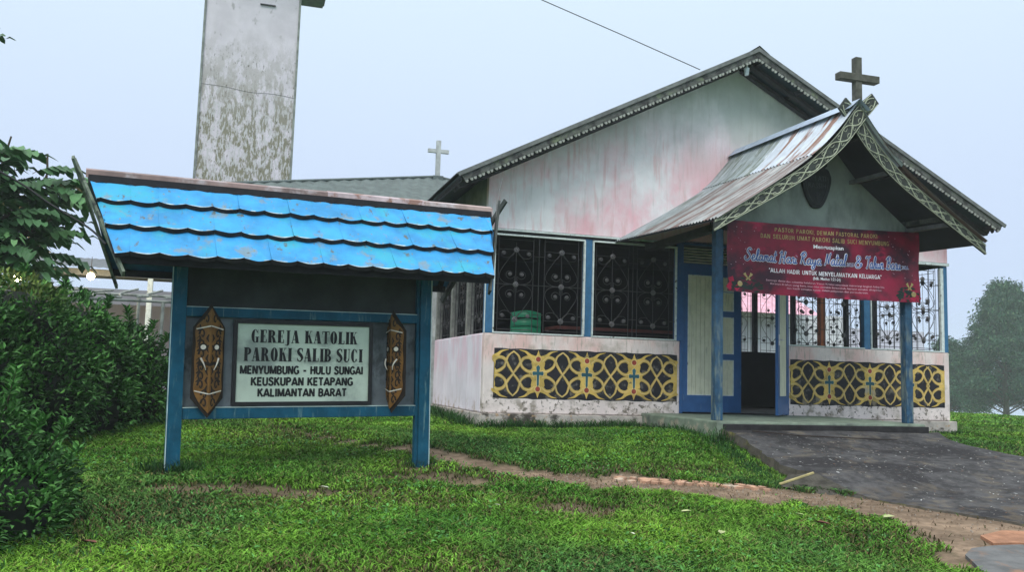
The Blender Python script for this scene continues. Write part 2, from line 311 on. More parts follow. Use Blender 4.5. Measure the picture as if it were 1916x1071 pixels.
# a low inner lining keeps the hall side of the walls dark brown
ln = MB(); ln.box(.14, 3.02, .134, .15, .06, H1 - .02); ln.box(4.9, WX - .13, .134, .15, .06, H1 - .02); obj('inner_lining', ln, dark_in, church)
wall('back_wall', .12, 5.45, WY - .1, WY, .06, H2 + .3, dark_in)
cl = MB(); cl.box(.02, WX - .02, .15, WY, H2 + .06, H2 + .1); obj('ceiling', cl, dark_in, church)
bm = MB(); bm.box(-.02, WX, .02, .13, H2, H2 + .06); bm.box(0, .12, .13, WY, H2, H2 + .06); bm.box(WX - .12, WX, .13, WY, H2, H2 + .06); bm.box(5.4, WX, WY - .12, WY, H2, H2 + .06); obj('beam', bm, dark_wood, church)
# gable walls (front and rear)
RX = 3.96
def rz(x): return 5.45 - .514 * abs(x - RX)                # underside line of the big roof
for yy, nm in ((0, 'gable_wall'), (WY - .12, 'gable_wall')):
    g1 = MB(); g1.prism([(0, H2 + .065), (WX, H2 + .065), (WX, rz(WX)), (RX, rz(RX)), (0, rz(0))], yy, yy + .115); obj(nm, g1, plaster, church)
sw = MB(); sw.box(0, .1, .116, WY - .121, H2 + .065, rz(0) - .03); obj('upper_side_wall', sw, M('mildewed_shaded_plaster', (.20, .23, .20), .9, 3, .25), church); sw = MB(); sw.box(WX - .1, WX, .116, WY - .121, H2 + .065, rz(WX) - .03); obj('upper_side_wall', sw, plaster, church)  # left wall: mildew green, with the shade under the eave painted into it
# posts and trims
def post(x0, x1, y0, y1, z0, z1, m=blue, name='window_post'): b = MB(); b.box(x0, x1, y0, y1, z0, z1); return obj(name, b, m, church, bevel=.006)
post(0.0, .11, .0, .11, H1, H2 + .0); post(1.485, 1.60, .01, .12, H1, H2); post(6.30, 6.42, .01, .12, H1, H2); post(7.86, WX, .01, .12, H1, H2)
post(2.965, 3.07, -.015, .12, H1 - .001, 2.62, door_blue, 'door_post'); post(3.02, 3.07, -.015, .12, .05, H1 - .002, door_blue, 'door_post')
post(4.80, 4.89, -.015, .12, .05, 2.62, door_blue, 'door_post')
for y_ in (1.10, 2.16, 3.33): post(.0, .1, y_ - .06, y_ + .05, H1, H2, M('bare_grey_post', (.22, .22, .2), .8, 12, .3, .3))
post(WX - .11, WX - .01, WY - .14, WY - .02, .06, H2, M('orange_brown_column', (.62, .21, .10), .8, 4, .15), 'corner_column')
for x_ in (5.52, 6.33, 7.2): post(x_, x_ + .075, WY - .11, WY - .02, H1, H2, dark_wood)
for y_ in (.9, 1.7, 2.5): post(WX - .1, WX - .02, y_, y_ + .075, H1, H2, dark_wood)
def trimbox(*bs):
    tr = MB()
    for q in bs: tr.box(*q)
    obj('window_trim', tr, trim, church)
for x0, x1 in ((.11, 1.485), (1.60, 2.965)):
    trimbox((x0, x1, -.012, .03, H2 - .035, H2 - .012)); trimbox((x0, x0 + .018, -.008, .03, H1 + .02, H2 - .035)); trimbox((x1 - .022, x1, -.008, .03, H1 + .02, H2 - .035)); trimbox((x0, x1, -.008, .03, H1 + .001, H1 + .02))
for q in ((-.012, -.001, -.006, .012, H1, H2 - .04), (1.468, 1.484, -.02, -.009, H1 + .03, H2 - .04), (1.601, 1.618, -.02, -.009, H1 + .03, H2 - .04), (4.89, 6.30, -.006, .03, H1 + .001, H1 + .02), (6.42, 7.86, -.006, .03, H1 + .001, H1 + .02), (6.425, 6.44, -.006, .03, H1 + .02, H2 - .03), (7.80, 7.858, -.006, .04, H1 + .02, H2 - .03), (-.03, 2.9, -.03, -.002, H2 + .03, H2 + .055), (6.9, WX + .01, -.03, -.002, H2 + .01, H2 + .055)): trimbox(q)

# --- iron grilles
def arc(cx, cz, r0, a0, a1, n=12, r1=None):
    r1 = r0 if r1 is None else r1
    return [(cx + (r0 + (r1 - r0) * k / n) * math.cos(math.radians(a0 + (a1 - a0) * k / n)), cz + (r0 + (r1 - r0) * k / n) * math.sin(math.radians(a0 + (a1 - a0) * k / n))) for k in range(n + 1)]
def scroll_me():
    b = MB()
    def w(p, r=.0045): b.tube([(x, 0, z) for x, z in p], r, 4, cap=False)
    w([(0, -.60), (0, .60)]); w([(-.26, 0), (.26, 0)])
    for sx in (1, -1):
        for sz in (1, -1):
            w([(sx * x, sz * z) for x, z in cat_([(0, .5), (.12, .35), (.23, .18), (.235, .08), (.15, .015), (0, 0)], 4)])
            w([(sx * x, sz * z) for x, z in [(0, .0), (.02, .06)] + arc(.09, .145, .075, 200, 560, 12, .03)])
            w([(sx * x, sz * z) for x, z in [(0, .5), (.05, .42), (.12, .38)] + arc(.18, .44, .06, -90, 200, 8, .025)])
    w([(-.26, .5), (.26, .5)]); w([(-.26, -.5), (.26, -.5)])
    return b.mesh('scrollwork')
SCR = scroll_me(); SCR.materials.append(iron)
def ros_me(r):
    b = MB(); n = 8
    vs = [(r * math.cos(2 * PI * k / n), 0, r * math.sin(2 * PI * k / n)) for k in range(n)]
    rings = [(1, .006), (1, -.006), (.72, -.016), (.5, -.008), (.3, -.022)]
    V = [(r * q * math.cos(2 * PI * k / n), y, r * q * math.sin(2 * PI * k / n)) for q, y in rings for k in range(n)]
    Fs = [(i * n + k, i * n + (k + 1) % n, (i + 1) * n + (k + 1) % n, (i + 1) * n + k) for i in range(4) for k in range(n)]
    b.add(V, Fs + [tuple(range(4 * n, 5 * n)), tuple(range(n - 1, -1, -1))]); return b.mesh('rosette')
ros_m = M('grey_rosette_iron', (.13, .125, .13), .45, 20, .2, metal=.2)
RB, RS = ros_me(.042), ros_me(.028); RB.materials.append(ros_m); RS.materials.append(ros_m)
ROS = [(0, .5, 1), (0, 0, 1), (0, -.5, 1)] + [(sx * .09, sz * .145, 0) for sx in (1, -1) for sz in (1, -1)] + [(sx * .19, sz * .445, 0) for sx in (1, -1) for sz in (1, -1)]
def grille(o, d, length, centers, dense=0, name='window_grille', z0=H1 + .01, z1=H2 - .03):
    """o: corner on the sill, d: unit direction along the opening; centres of the motifs along it"""
    d = Vector(d); rot = Matrix.Rotation(math.atan2(d.y, d.x), 4, 'Z'); Mo = T(*o) @ rot
    b = MB(); zc = (z0 + z1) / 2
    vb = []
    for c in centers: vb += [c - .26, c + .26]
    for p, q in zip(centers[:-1], centers[1:]): vb += [(p + q) / 2]
    vb += [.03, length - .03]
    if dense:
        for c in centers: vb += [c - .13, c + .13]
    for x in vb: b.tube([(x, 0, z0), (x, 0, z1)], .006, 4, cap=False)
    for z in (zc,): b.tube([(.0, 0, z), (length, 0, z)], .005, 4, cap=False)
    for c in centers:
        for z in (z0 + .05, z1 - .05): b.tube([(c - .26, 0, z), (c + .26, 0, z)], .005, 4, cap=False)
    for p, q in zip(centers[:-1], centers[1:]):
        for z in (zc - .42, zc + .42): b.tube([(p + .26, 0, z), (q - .26, 0, z)], .005, 4, cap=False)
    for z in (zc - .42, zc + .42):
        b.tube([(0, 0, z), (centers[0] - .26, 0, z)], .005, 4, cap=False); b.tube([(centers[-1] + .26, 0, z), (length, 0, z)], .005, 4, cap=False)
    g = obj(name, b, iron, church); g.matrix_local = Mo
    for c in centers:
        inst('scrollwork', SCR, g, T(c, 0, zc) @ Matrix.Diagonal((1, 1, min(1, (z1 - z0 - .1) / 1.22), 1)))
        for x, z, big in ROS: inst('rosette', RB if big else RS, g, T(c + x, -.008, zc + z))
grille((.11, .06, 0), (1, 0, 0), 1.375, [.34, 1.03]); grille((1.60, .06, 0), (1, 0, 0), 1.365, [.34, 1.0])
grille((4.89, .06, 0), (1, 0, 0), 1.41, [.36, 1.05], 1); grille((6.42, .06, 0), (1, 0, 0), 1.44, [.36, 1.07], 1)
for x_ in (5.60, 6.41, 7.28): grille((x_, WY - .06, 0), (1, 0, 0), .72 if x_ < 7 else .56, [.36 if x_ < 7 else .29], 1)
for y0_, l_ in ((.12, .78), (.98, .72), (1.78, .72), (2.58, .68)): grille((WX - .06, y0_, 0), (0, 1, 0), l_, [l_ / 2], 1)
for y0_, l_ in ((.11, .92), (1.16, .94), (2.22, 1.04)): grille((.05, y0_, 0), (0, 1, 0), l_, [l_ / 2], 1)

# --- doors
def leaf(name, length, panels, z0, z1, mat4, label):
    """blue frame with cream boarded panels; panels: (x0,x1,za,zb,n planks)"""
    b = MB(); xs = sorted({0, length} | {p[0] for p in panels} | {p[1] for p in panels})
    for a, c in zip(xs[:-1], xs[1:]):
        ps = sorted([(p[2], p[3]) for p in panels if p[0] <= a + 1e-6 and p[1] >= c - 1e-6]); z = z0
        for za, zb in ps: b.box(a, c, 0, .04, z, za); z = zb
        b.box(a, c, 0, .04, z, z1)
    d = obj(name, b, door_blue, church, label); d.matrix_local = mat4
    for x0, x1, za, zb, n in panels:
        w = (x1 - x0) / n
        for k in range(n):
            p = MB(); p.box(x0 + k * w + .0025, x0 + (k + 1) * w - .0025, .010 + .002 * (k % 2), .03, za + .004, zb - .004); obj('plank', p, cream, d)
        bd = MB(); q = .012
        for a, c, e_, f_ in ((x0, x1, za, za + q), (x0, x1, zb - q, zb), (x0, x0 + q, za + q, zb - q), (x1 - q, x1, za + q, zb - q)): bd.box(a, c, -.003, .009, e_, f_)
        obj('panel_bead', bd, trim, d)
    return d
dl = leaf('door', .99, [(.08, .52, .32, 2.13, 6), (.66, .86, .32, .86, 2), (.66, .86, .95, 1.51, 2), (.66, .86, 1.60, 1.89, 2), (.66, .86, 1.90, 2.12, 2)], .07, 2.24, T(3.07, -.002, 0), 'closed blue door leaf with cream boarded panels')
dr = leaf('door', .96, [(.12, .80, .34, 2.10, 6)], .07, 2.24, T(4.80, -.05, 0) @ Matrix.Rotation(math.radians(180 + 48), 4, 'Z'), 'blue door leaf standing open')
hd = MB(); hd.tube([(.66, -.03, 1.16), (.66, -.06, 1.16), (.60, -.06, 1.16)], .009, 6); hd.box(.635, .685, -.032, -.0, 1.08, 1.24)
hd2 = MB(); hd2.tube([(.90, .05, 1.16), (.90, .085, 1.16), (.82, .085, 1.16)], .012, 6); hd2.box(.88, .92, .041, .052, 1.08, 1.24)
obj('door_handle', hd2, M('bright_steel', (.6, .6, .6), .3, metal=.8), dr)
# louvre above the doors
lf = MB(); lf.box(3.07, 4.80, 0, .08, 2.24, 2.30); lf.box(3.07, 4.80, 0, .08, 2.58, 2.64); lf.box(3.90, 3.98, 0, .08, 2.30, 2.58)
lv = obj('louvre', lf, door_blue, church)
bk = MB(); bk.box(3.07, 4.80, .07, .085, 2.30, 2.58); obj('backing', bk, dark_in, lv)
for x0, x1 in ((3.08, 3.89), (3.99, 4.79)):
    for k in range(6):
        s_ = MB(); s_.beam(((x0), .03, 2.325 + k * .043), ((x1), .03, 2.325 + k * .043), .05, .010, up=(0, -.5, 1)); obj('slat', s_, cream, lv)

# --- murals
yel = M('mural_yellow', (.60, .42, .11), .85, 3, .25, .2, 40, layers=[((.34, .25, .08), 4, (1, 1, 1), .5, .66), ((.10, .09, .06), 11, (1, 1, 1), .60, .68), ((.42, .37, .29), 1.3, (1, 1, 1), .60, .68, (-1, -.5, .45, .7))])
yel_l = M('mural_pale_yellow', (.68, .54, .24), .8, 6, .15)
blk = M('mural_black', (.018, .018, .024), .8, 6, .3, .1, 40, layers=[((.16, .15, .14), 8, (1, 1, 1), .54, .70), ((.24, .2, .14), 3, (1, 1, 1), .60, .70, (-1, -.5, .3, .6))])
redp = M('mural_red', (.30, .055, .04), .8); tealp = M('mural_teal', (.025, .10, .13), .8)
CELL = [[(.15, .5), (.35, .66), (.6, .60), (.76, .34), (.88, .16), (1, 0)],
        [(.15, .12), (.40, .10), (.64, .27), (.72, .50), (.80, .72), (1, .90)]]
def mural(x0, x1, z0, z1, cx, half):
    root = MB(); nb = 24
    top = [(x0 + (x1 - x0) * k / nb, z1 + .006 * math.sin(k * 2.3)) for k in range(nb + 1)]; bot = [(x0 + (x1 - x0) * k / nb, z0 + .008 * math.sin(k * 1.9 + 1)) for k in range(nb + 1)]
    root.add([(x, -.002, z) for x, z in top + bot], [(nb + 1 + k, nb + 2 + k, k + 1, k) for k in range(nb)])
    mp = obj('mural_panel', root, blk, church)
    zc, hz = (z0 + z1) / 2, (z1 - z0) / 2; rb = MB(); lt = MB(); dep = [0]
    def clipx(p): return [(min(max(x, x0 + .004), x1 - .004), z) for x, z in p]
    for i, c in enumerate(cx):
        for sx in (1, -1):
            for sz in (1, -1):
                if (sx > 0 and c > x1) or (sx < 0 and c < x0): continue
                for k, s_ in enumerate(CELL):
                    p = [(c + sx * half * u + .012 * math.sin(c * 9 + k * 3 + sx * sz) * math.sin(PI * u), zc + sz * hz * v + .010 * math.sin(c * 13 + sx * 2 + sz) * math.sin(PI * u)) for u, v in cat_(s_, 6)]
                    if min(q[0] for q in p) < x0 - .02 or max(q[0] for q in p) > x1 + .02:
                        p = [q for q in p if x0 < q[0] < x1]
                        if len(p) < 4: continue
                    dep[0] += 1; y = -.004 - .00025 * (dep[0] % 24)
                    wf = (lambda t: .052 - .022 * t) if k == 0 else (lambda t: .05 - .028 * t)
                    (rb).ribbon(p, .05, y, wf=wf); lt.ribbon(p, .01, y - .0075, wf=lambda t: .010)
                p = clipx([(c + sx * half * u, zc + sz * hz * v) for u, v in cat_([(.08, .60), (.32, .72), (.5, .88), (.78, .96)], 6)])
                rb.ribbon(p, .07, -.0105 - .0003 * ((dep[0]) % 4), wf=lambda t: .075 * (1 - t) + .004)
        n = 20; B = [(0, .97), (.06, .78), (.2, .62), (.28, .45), (.24, .25), (.36, .06)]
        pr = B + [(u, -v) for u, v in B[::-1]]; pr = pr + [(-u, v) for u, v in pr[::-1]]
        seen = []; 
        for q in pr:
            if q not in seen: seen.append(q)
        py_ = clipx([(c + half * u, zc + hz * v) for u, v in seen])
        # fan from the centre keeps the concave body clean
        cxm = min(max(c, x0 + .004), x1 - .004)
        rb.add([(cxm, -.0118, zc)] + [(x, -.0118, z) for x, z in py_], [(0, 1 + k, 1 + (k + 1) % len(py_)) for k in range(len(py_))][::-1])
        if x0 < c - .05 and c + .05 < x1:
            for sz in (1, -1): lt.disc(c, zc + sz * hz * .60, .048, -.0122); rd = MB(); rd.disc(c, zc + sz * hz * .60, .037, -.0132); obj('mural_dot', rd, redp, mp)
            tl = MB()
            for tgt, q, yy in ((lt, .008, -.0124), (tl, 0, -.0136)):
                for a, w_ in (((0, .40), .018), ((0, .2), .03)): pass
                P = [(-.016 - q, -.15), (0, -.18 - q), (.016 + q, -.15), (.019 + q, -.012 - q), (.075 + q, -.018 - q), (.085 + q, .012), (.075 + q, .04 + q), (.019 + q, .034 + q), (.03 + q, .10), (0, .13 + q), (-.03 - q, .10), (-.019 - q, .034 + q), (-.075 - q, .04 + q), (-.085 - q, .012), (-.075 - q, -.018 - q), (-.019 - q, -.012 - q)]
                tgt.add([(c, yy, zc + .01)] + [(c + x, yy, zc + z) for x, z in P], [(0, 1 + (k + 1) % 16, 1 + k) for k in range(16)][::-1])
            obj('mural_cross', tl, tealp, mp)
    obj('mural_scroll', rb, yel, mp); obj('mural_highlight', lt, yel_l, mp); 
mural(.15, 2.98, .21, .91, [.07, .80, 1.54, 2.28, 3.01], .37)
mural(4.92, 7.84, .21, .91, [4.86, 5.62, 6.38, 7.15, 7.86], .38)

# --- main roof
OH, E0, YB = -.6, 4.52, 4.05
def rt(x): return 5.54 - .514 * abs(x - RX)
def corr_slope(prof, y0, y1, amp=.011, pitch=.076, lift=0, fr=None, per=6):
    """corrugated sheet: prof = list of (x,z) down the slope; ribs run down the slope; y0..y1 across. prof may be a function of y."""
    n = max(2, int(round((y1 - y0) / pitch * per))); b = MB(); V = []; K = None
    for j in range(n + 1):
        y = y0 + (y1 - y0) * j / n; P = prof(y) if callable(prof) else prof; K = len(P)
        for x, z in P: V.append((x, y, z + lift + amp * math.sin(2 * PI * y / pitch)))
    b.add(V, [(j * K + i, j * K + i + 1, (j + 1) * K + i + 1, (j + 1) * K + i) for j in range(n) for i in range(K - 1)], 0, True); return b
for sx in (-1, 1):
    for k in range(6):
        ya = OH - .03 + k * .78; b = corr_slope([(RX, 5.55), (RX + sx * (E0 + .06), 5.55 - .514 * (E0 + .06))], ya, min(ya + .80, YB), per=4, lift=.003 * (k % 2))
        obj('roof_sheet', b, dark_zinc, church)
    u = MB(); u.prism([(RX, 5.52), (RX + sx * E0, 5.52 - .514 * E0), (RX + sx * E0, 5.49 - .514 * E0), (RX, 5.49)][::sx], OH + .03, YB - .03); obj('roof_lining', u, teal_under, church)
    for k in range(7):
        x = RX + sx * (.12 + k * .72); p = MB(); p.box(x - .03, x + .03, OH + .045, -.002, rt(x) - .115, rt(x) - .052); obj('purlin', p, dark_wood, church)
    for yy in (-.33, -.075):
        p = MB(); p.beam((RX + sx * .05, yy, rt(RX) - .15), (RX + sx * (E0 - .04), yy, rt(RX + E0) - .13), .05, .09, up=(0, 1, 0)); obj('rafter', p, dark_wood, church)
    # fascia board with pierced scalloped edge
    L_ = E0 / math.cos(math.atan(.514)); a = math.atan(.514) * sx
    fr = (lambda sx: (lambda x, y, z: (RX + sx * (x * math.cos(abs(a)) + z * math.sin(abs(a))), y - (.0023 if sx > 0 else 0), 5.535 - x * math.sin(abs(a)) + z * math.cos(abs(a)))))(sx)
    f = MB(); x0_ = .075 * 1
    f.prism([(.0, -.115), (L_, -.115), (L_, 0), (0, 0)][::1], OH - .035, OH - .005, fr); obj('fascia_board', f, olive_wood, church)
    f2 = MB(); f2.prism([(-.02, -.035), (L_ + .05, -.035), (L_ + .05, 0.02), (-.02, 0.02)], OH - .062, OH - .037, fr); obj('verge_strip', f2, M('verge_flashing', (.14, .15, .145), .6, 6, .3), church)
    tt = MB(); n = 40; w = L_ / n
    for k in range(n):
        c = (k + .5) * w
        tt.prism([(c - w * .48, -.1155), (c - w * .42, -.15), (c - w * .25, -.158), (c - w * .12, -.135), (c - w * .10, -.1155)], OH - .030, OH - .010, fr)
        tt.prism([(c + w * .10, -.1155), (c + w * .12, -.135), (c + w * .25, -.158), (c + w * .42, -.15), (c + w * .48, -.1155)], OH - .030, OH - .010, fr)
    obj('scalloped_edge', tt, M('scalloped_trim_wood', (.30, .31, .28), .85, 9, .3), church)
    # eave fringe along the side
    ef = MB(); xe = RX + sx * (E0 - .02); ze = rt(xe)
    ef.box(xe - .012, xe + .012, OH, YB - .05, ze - .09, ze - .03)
    for k in range(int((YB - OH) / .1)):
        y = OH + .01 + k * .1; ef.add([(xe, y, ze - .09), (xe, y + .09, ze - .09), (xe, y + .075, ze - .125), (xe, y + .045, ze - .135), (xe, y + .015, ze - .125)], [(0, 1, 2, 3, 4)])
    obj('eave_fringe', ef, dark_wood, church)
rc = MB(); rc.add([(RX - .17, OH - .07, 5.47), (RX, OH - .07, 5.585), (RX + .17, OH - .07, 5.47), (RX - .17, YB, 5.47), (RX, YB, 5.585), (RX + .17, YB, 5.47)], [(0, 3, 4, 1), (1, 4, 5, 2)]); obj('ridge_cap', rc, M('mossy_ridge_zinc', (.16, .19, .17), .6, 9, .4), church)
bl = MB(); bl.tube([(RX - .12, -.5, 5.36), (RX - .12, -.5, 5.27)], .02, 8); bl.tube([(RX - .12, -.5, 5.27), (RX - .12, -.5, 5.24), (RX - .12, -.5, 5.18), (RX - .12, -.5, 5.16)], .045, 8, 0, True, .03); obj('bulb', bl, M('milky_bulb', (.55, .62, .66), .3), church)

# --- porch
PX = 3.955
PB = cat_([(0, 4.08), (.28, 3.72), (.58, 3.41), (1.2, 3.0), (2.01, 2.52)], 4); PF = cat_([(-.0, 4.02), (.30, 3.64), (.68, 3.27), (1.25, 2.86), (1.97, 2.40)], 4)
def pprof(sx):
    def f(y):
        t = min(1, max(0, -y / 2.8)); return [(PX + sx * (a[0] * (1 - t) + b[0] * t), a[1] * (1 - t) + b[1] * t + .03) for a, b in zip(PB, PF)]
    return f
for sx in (-1, 1):
    pf_ = pprof(sx)
    for k in range(4):
        y0 = -2.90 + k * .725; y1 = min(y0 + .745, -.002)
        up = corr_slope(lambda y: pf_(y)[:9], y0, y1, lift=.012 + .004 * (k % 2)); obj('roof_sheet', up, zinc_rust if k < 2 else zinc, church)
        lo = corr_slope(lambda y: pf_(y)[8:], y0, y1, lift=.002 * (k % 2)); obj('roof_sheet', lo, zinc_low if k < 3 else zinc, church)
    un = corr_slope(lambda y: pf_(y), -2.76, -.004, amp=0, lift=-.03, per=1); obj('porch_roof_lining', un, M('porch_underside', (.03, .035, .045), .8, 3, .2), church)
    for i, z_ in ((3, 0), (8, 0), (13, 0)):
        a = pf_(-2.75)[i]; c = pf_(-.01)[i]; p = MB(); p.beam((a[0], -2.75, a[1] - .07), (c[0], -.01, c[1] - .07), .06, .06); obj('purlin', p, olive_wood if i == 13 else dark_wood, church)
cp = MB(); n = 14
for j in range(n): pass
a0, a1 = (PX, -2.93, 4.085), (PX, -.01, 4.145)
cp.add([(PX - .15, -2.93, 3.95), a0, (PX + .15, -2.93, 3.95), (PX - .15, -.01, 4.01), a1, (PX + .15, -.01, 4.01)], [(0, 3, 4, 1), (1, 4, 5, 2)]); obj('ridge_cap', cp, M('porch_ridge_zinc', (.42, .50, .62), .4, 6, .2, metal=.3), church)
# barge boards with carved tendrils
BU = cat_([(-1.98, 2.40), (-1.48, 2.72), (-1.12, 2.94), (-.70, 3.22), (-.30, 3.60), (-.02, 3.97), (.28, 4.24)], 6)
BLo = cat_([(-1.985, 2.27), (-1.42, 2.60), (-1.05, 2.82), (-.62, 3.09), (-.20, 3.45), (.09, 3.80), (.38, 4.13)], 6)
carve = M('carved_pale_relief', (.38, .41, .31), .8, 14, .25); barge_m = M('dark_carved_board', (.045, .052, .048), .85, 12, .3)
BUF, BLF = BU[:], BLo[:]
for sx, y0 in ((1, -2.86), (-1, -2.825)):
    BU, BLo = (BUF[:-1], BLF[:-1]) if sx > 0 else (BUF[:-3], BLF[:-3]); b = MB(); K = len(BU)
    V = [(PX + sx * x, y0, z) for x, z in BU] + [(PX + sx * x, y0, z) for x, z in BLo] + [(PX + sx * x, y0 + .03, z) for x, z in BU] + [(PX + sx * x, y0 + .03, z) for x, z in BLo]
    Fs = []
    for k in range(K - 1): Fs += [(k, k + 1, K + k + 1, K + k), (2 * K + k + 1, 2 * K + k, 3 * K + k, 3 * K + k + 1), (k + 1, k, 2 * K + k, 2 * K + k + 1), (K + k, K + k + 1, 3 * K + k + 1, 3 * K + k)]
    Fs += [(0, K, 3 * K, 2 * K), (K - 1, 3 * K - 1, 4 * K - 1, 2 * K - 1)]
    b.add(V, Fs); bb = obj('barge_board', b, barge_m, church)
    def on(t, h, BU=BU, BLo=BLo, sx=sx, y0=y0):          # t along 0..1, h across 0..1
        q = t * (K - 1); i = min(K - 2, int(q)); f = q - i
        ux = BU[i][0] * (1 - f) + BU[i + 1][0] * f; uz = BU[i][1] * (1 - f) + BU[i + 1][1] * f; lx = BLo[i][0] * (1 - f) + BLo[i + 1][0] * f; lz = BLo[i][1] * (1 - f) + BLo[i + 1][1] * f
        return (PX + sx * (lx + (ux - lx) * h), y0 - .004, lz + (uz - lz) * h)
    r = MB(); nw = 9.5; N_ = 150; tmax = .99
    for ph in (0, PI): r.tube([on(tmax * i / N_, .5 + .36 * math.cos(2 * PI * nw / 2 * 2 * (tmax * i / N_) / 1 * .5 + ph) ) for i in range(N_ + 1)], .008, 4)
    for h in (.04, .96): r.tube([on(tmax * i / 40, h) for i in range(41)], .006, 4)
    for k in range(int(nw * 2)):
        tc_ = (k + .5) / (nw * 2) * .96 + .01
        for hh, dr_ in ((.24, 1), (.76, -1)):
            r.tube([on(min(.99, max(0, tc_ + (.014 - .0008 * j) * math.cos(dr_ * j * .7))), hh + (.17 - .012 * j) * math.sin(dr_ * j * .7)) for j in range(9)], .0045, 4, cap=False)
    obj('carved_tendril', r, carve, bb)
# gable infill, tie beam, plaque, posts
gi = MB(); gi.prism([(PX - 1.42, 2.56), (PX + 1.42, 2.56), (PX + 1.42, 2.69), (PX + .60, 3.30), (PX + .1, 3.86), (PX - .1, 3.86), (PX - .60, 3.30), (PX - 1.42, 2.69)], -2.05, -2.0); obj('porch_gable_panel', gi, M('grey_green_panel', (.27, .31, .30), .85, 3, .15, layers=[((.17, .2, .19), 3, (1, 1, .4), .5, .7)]), church)
tb = MB(); tb.box(2.42, 5.52, -2.07, -1.95, 2.47, 2.555); tb.box(2.42, 2.54, -1.949, -.02, 2.44, 2.53); tb.box(5.36, 5.48, -1.949, -.02, 2.44, 2.53); obj('tie_beam', tb, dark_wood, church)
for x in (2.50, 5.37):
    p = MB(); p.box(x - .055, x + .055, -2.065, -1.955, .046, 2.46); obj('porch_post', p, postm, church, bevel=.008)
for sx, xo, z1_, z2_, w_ in ((-1, .52, 3.22, 3.24, .06), (1, .52, 3.22, 3.24, .06), (-1, 1.42, 2.62, 2.65, .08), (1, 1.42, 2.62, 2.65, .08)):
    st = MB(); st.beam((PX + sx * xo, -2.79, z1_), (PX + sx * xo, -2.06, z2_), w_, .05); obj('outrigger', st, M('grey_lath', (.16, .16, .17), .8, 9, .2), church)
pq = MB(); P = [(0, -.27), (.07, -.25), (.14, -.15), (.20, .0), (.225, .12), (.21, .2), (.16, .27), (0, .29), (-.16, .27), (-.21, .2), (-.225, .12), (-.20, .0), (-.14, -.15), (-.07, -.25)]
PQ = (3.92, 3.11)
P2 = cat_(P + [P[0]], 4)[:-1]
pq.prism([(PQ[0] + x, PQ[1] + z) for x, z in P2], -2.09, -2.052); pq.prism([(PQ[0] - .03 + .15 * math.cos(k * PI / 8) + .06, PQ[1] + .36 + .12 * math.sin(k * PI / 8)) for k in range(16)], -2.08, -2.052)
pl_ = obj('plaque', pq, M('dark_carved_plaque', (.022, .025, .03), .7, 12, .3), church, 'dark shield-shaped carved plaque')
rim = MB(); rim.tube([(PQ[0] + x * .78, -2.093, PQ[1] + z * .8) for x, z in cat_(P[-5:] + P[:6], 3)], .005, 4)
rim.tube([(PQ[0], -2.093, PQ[1] - .16), (PQ[0], -2.093, PQ[1] - .05)], .004, 4); rim.tube([(PQ[0], -2.093, PQ[1] - .14), (PQ[0] + .05, -2.093, PQ[1] - .07)], .004, 4); rim.tube([(PQ[0], -2.093, PQ[1] - .14), (PQ[0] - .045, -2.093, PQ[1] - .07)], .004, 4)
pr_m = M('plaque_relief', (.07, .075, .08), .7); obj('plaque_rim', rim, pr_m, pl_)
link('lettering', text_mesh('UM ATI', PQ[0] - .13, PQ[0] + .14, PQ[1] + .10, PQ[1] + .17, -2.093), pr_m, pl_); link('lettering', text_mesh('RASSIH', PQ[0] - .13, PQ[0] + .14, PQ[1] + .0, PQ[1] + .07, -2.093), pr_m, pl_)
# cross
cz = MB(); cz.box(4.045, 4.135, -2.74, -2.65, 3.98, 4.70); cr = obj('cross', cz, M('aged_cross_wood', (.095, .095, .08), .85, 9, .35, .3), church, 'weathered wooden cross on the porch ridge', bevel=.004)
cz = MB(); cz.box(3.80, 4.39, -2.755, -2.645, 4.385, 4.475); obj('crossbar', cz, _m['aged_cross_wood'], cr, bevel=.004)

# ------------------------------------------------------------ banner
bmat = M('banner_red', (.24, .006, .035), .45, 2.2, .3, spec=.3, layers=[((.035, .006, .02), 1.6, (1, 1, 1.2), .42, .62), ((.50, .01, .07), 2.3, (1, 1, 1.4), .56, .70)])
def bfr(x, y, z):   # a sagging sheet
    t = (x - 2.58) / 2.95; return (x, -2.125 + y + .018 * math.sin(x * 2.1 + z) + .010 * math.sin(x * 9 + z * 7) * (.3 + abs(t - .5)) + .006 * math.sin(x * 17 - z * 11) , z + .055 * t * ss(1.6, 2.7, np.array(z)).item() - .02 * math.sin(PI * t))
bn = MB(); V = []; nx_, nz_ = 40, 8
for j in range(nz_ + 1):
    for i in range(nx_ + 1): V.append(bfr(2.58 + 2.94 * i / nx_, .0, 1.67 + .91 * j / nz_))
bn.add(V, [(j * (nx_ + 1) + i, j * (nx_ + 1) + i + 1, (j + 1) * (nx_ + 1) + i + 1, (j + 1) * (nx_ + 1) + i) for j in range(nz_) for i in range(nx_)], 0, True)
ban = obj('banner', bn, bmat); tag(ban, 'dark red Christmas and New Year greeting banner hung across the church porch', 'banner')
gold = M('banner_gold_print', (.42, .33, .13), .5); wht = M('banner_white_print', (.75, .75, .8), .5); blu = M('banner_blue_print', (.03, .09, .32), .5); pinkw = M('banner_pink_print', (.60, .35, .42), .5); grn = M('banner_dark_leaf_print', (.008, .025, .022), .5); brd = M('banner_bright_red_print', (.42, .006, .05), .5)
def bt(txt, x0, x1, z0, z1, m, bold=0, y=-.003): link('lettering', text_mesh(txt, x0, x1, z0, z1, y, bold, 0, bfr), m, ban)
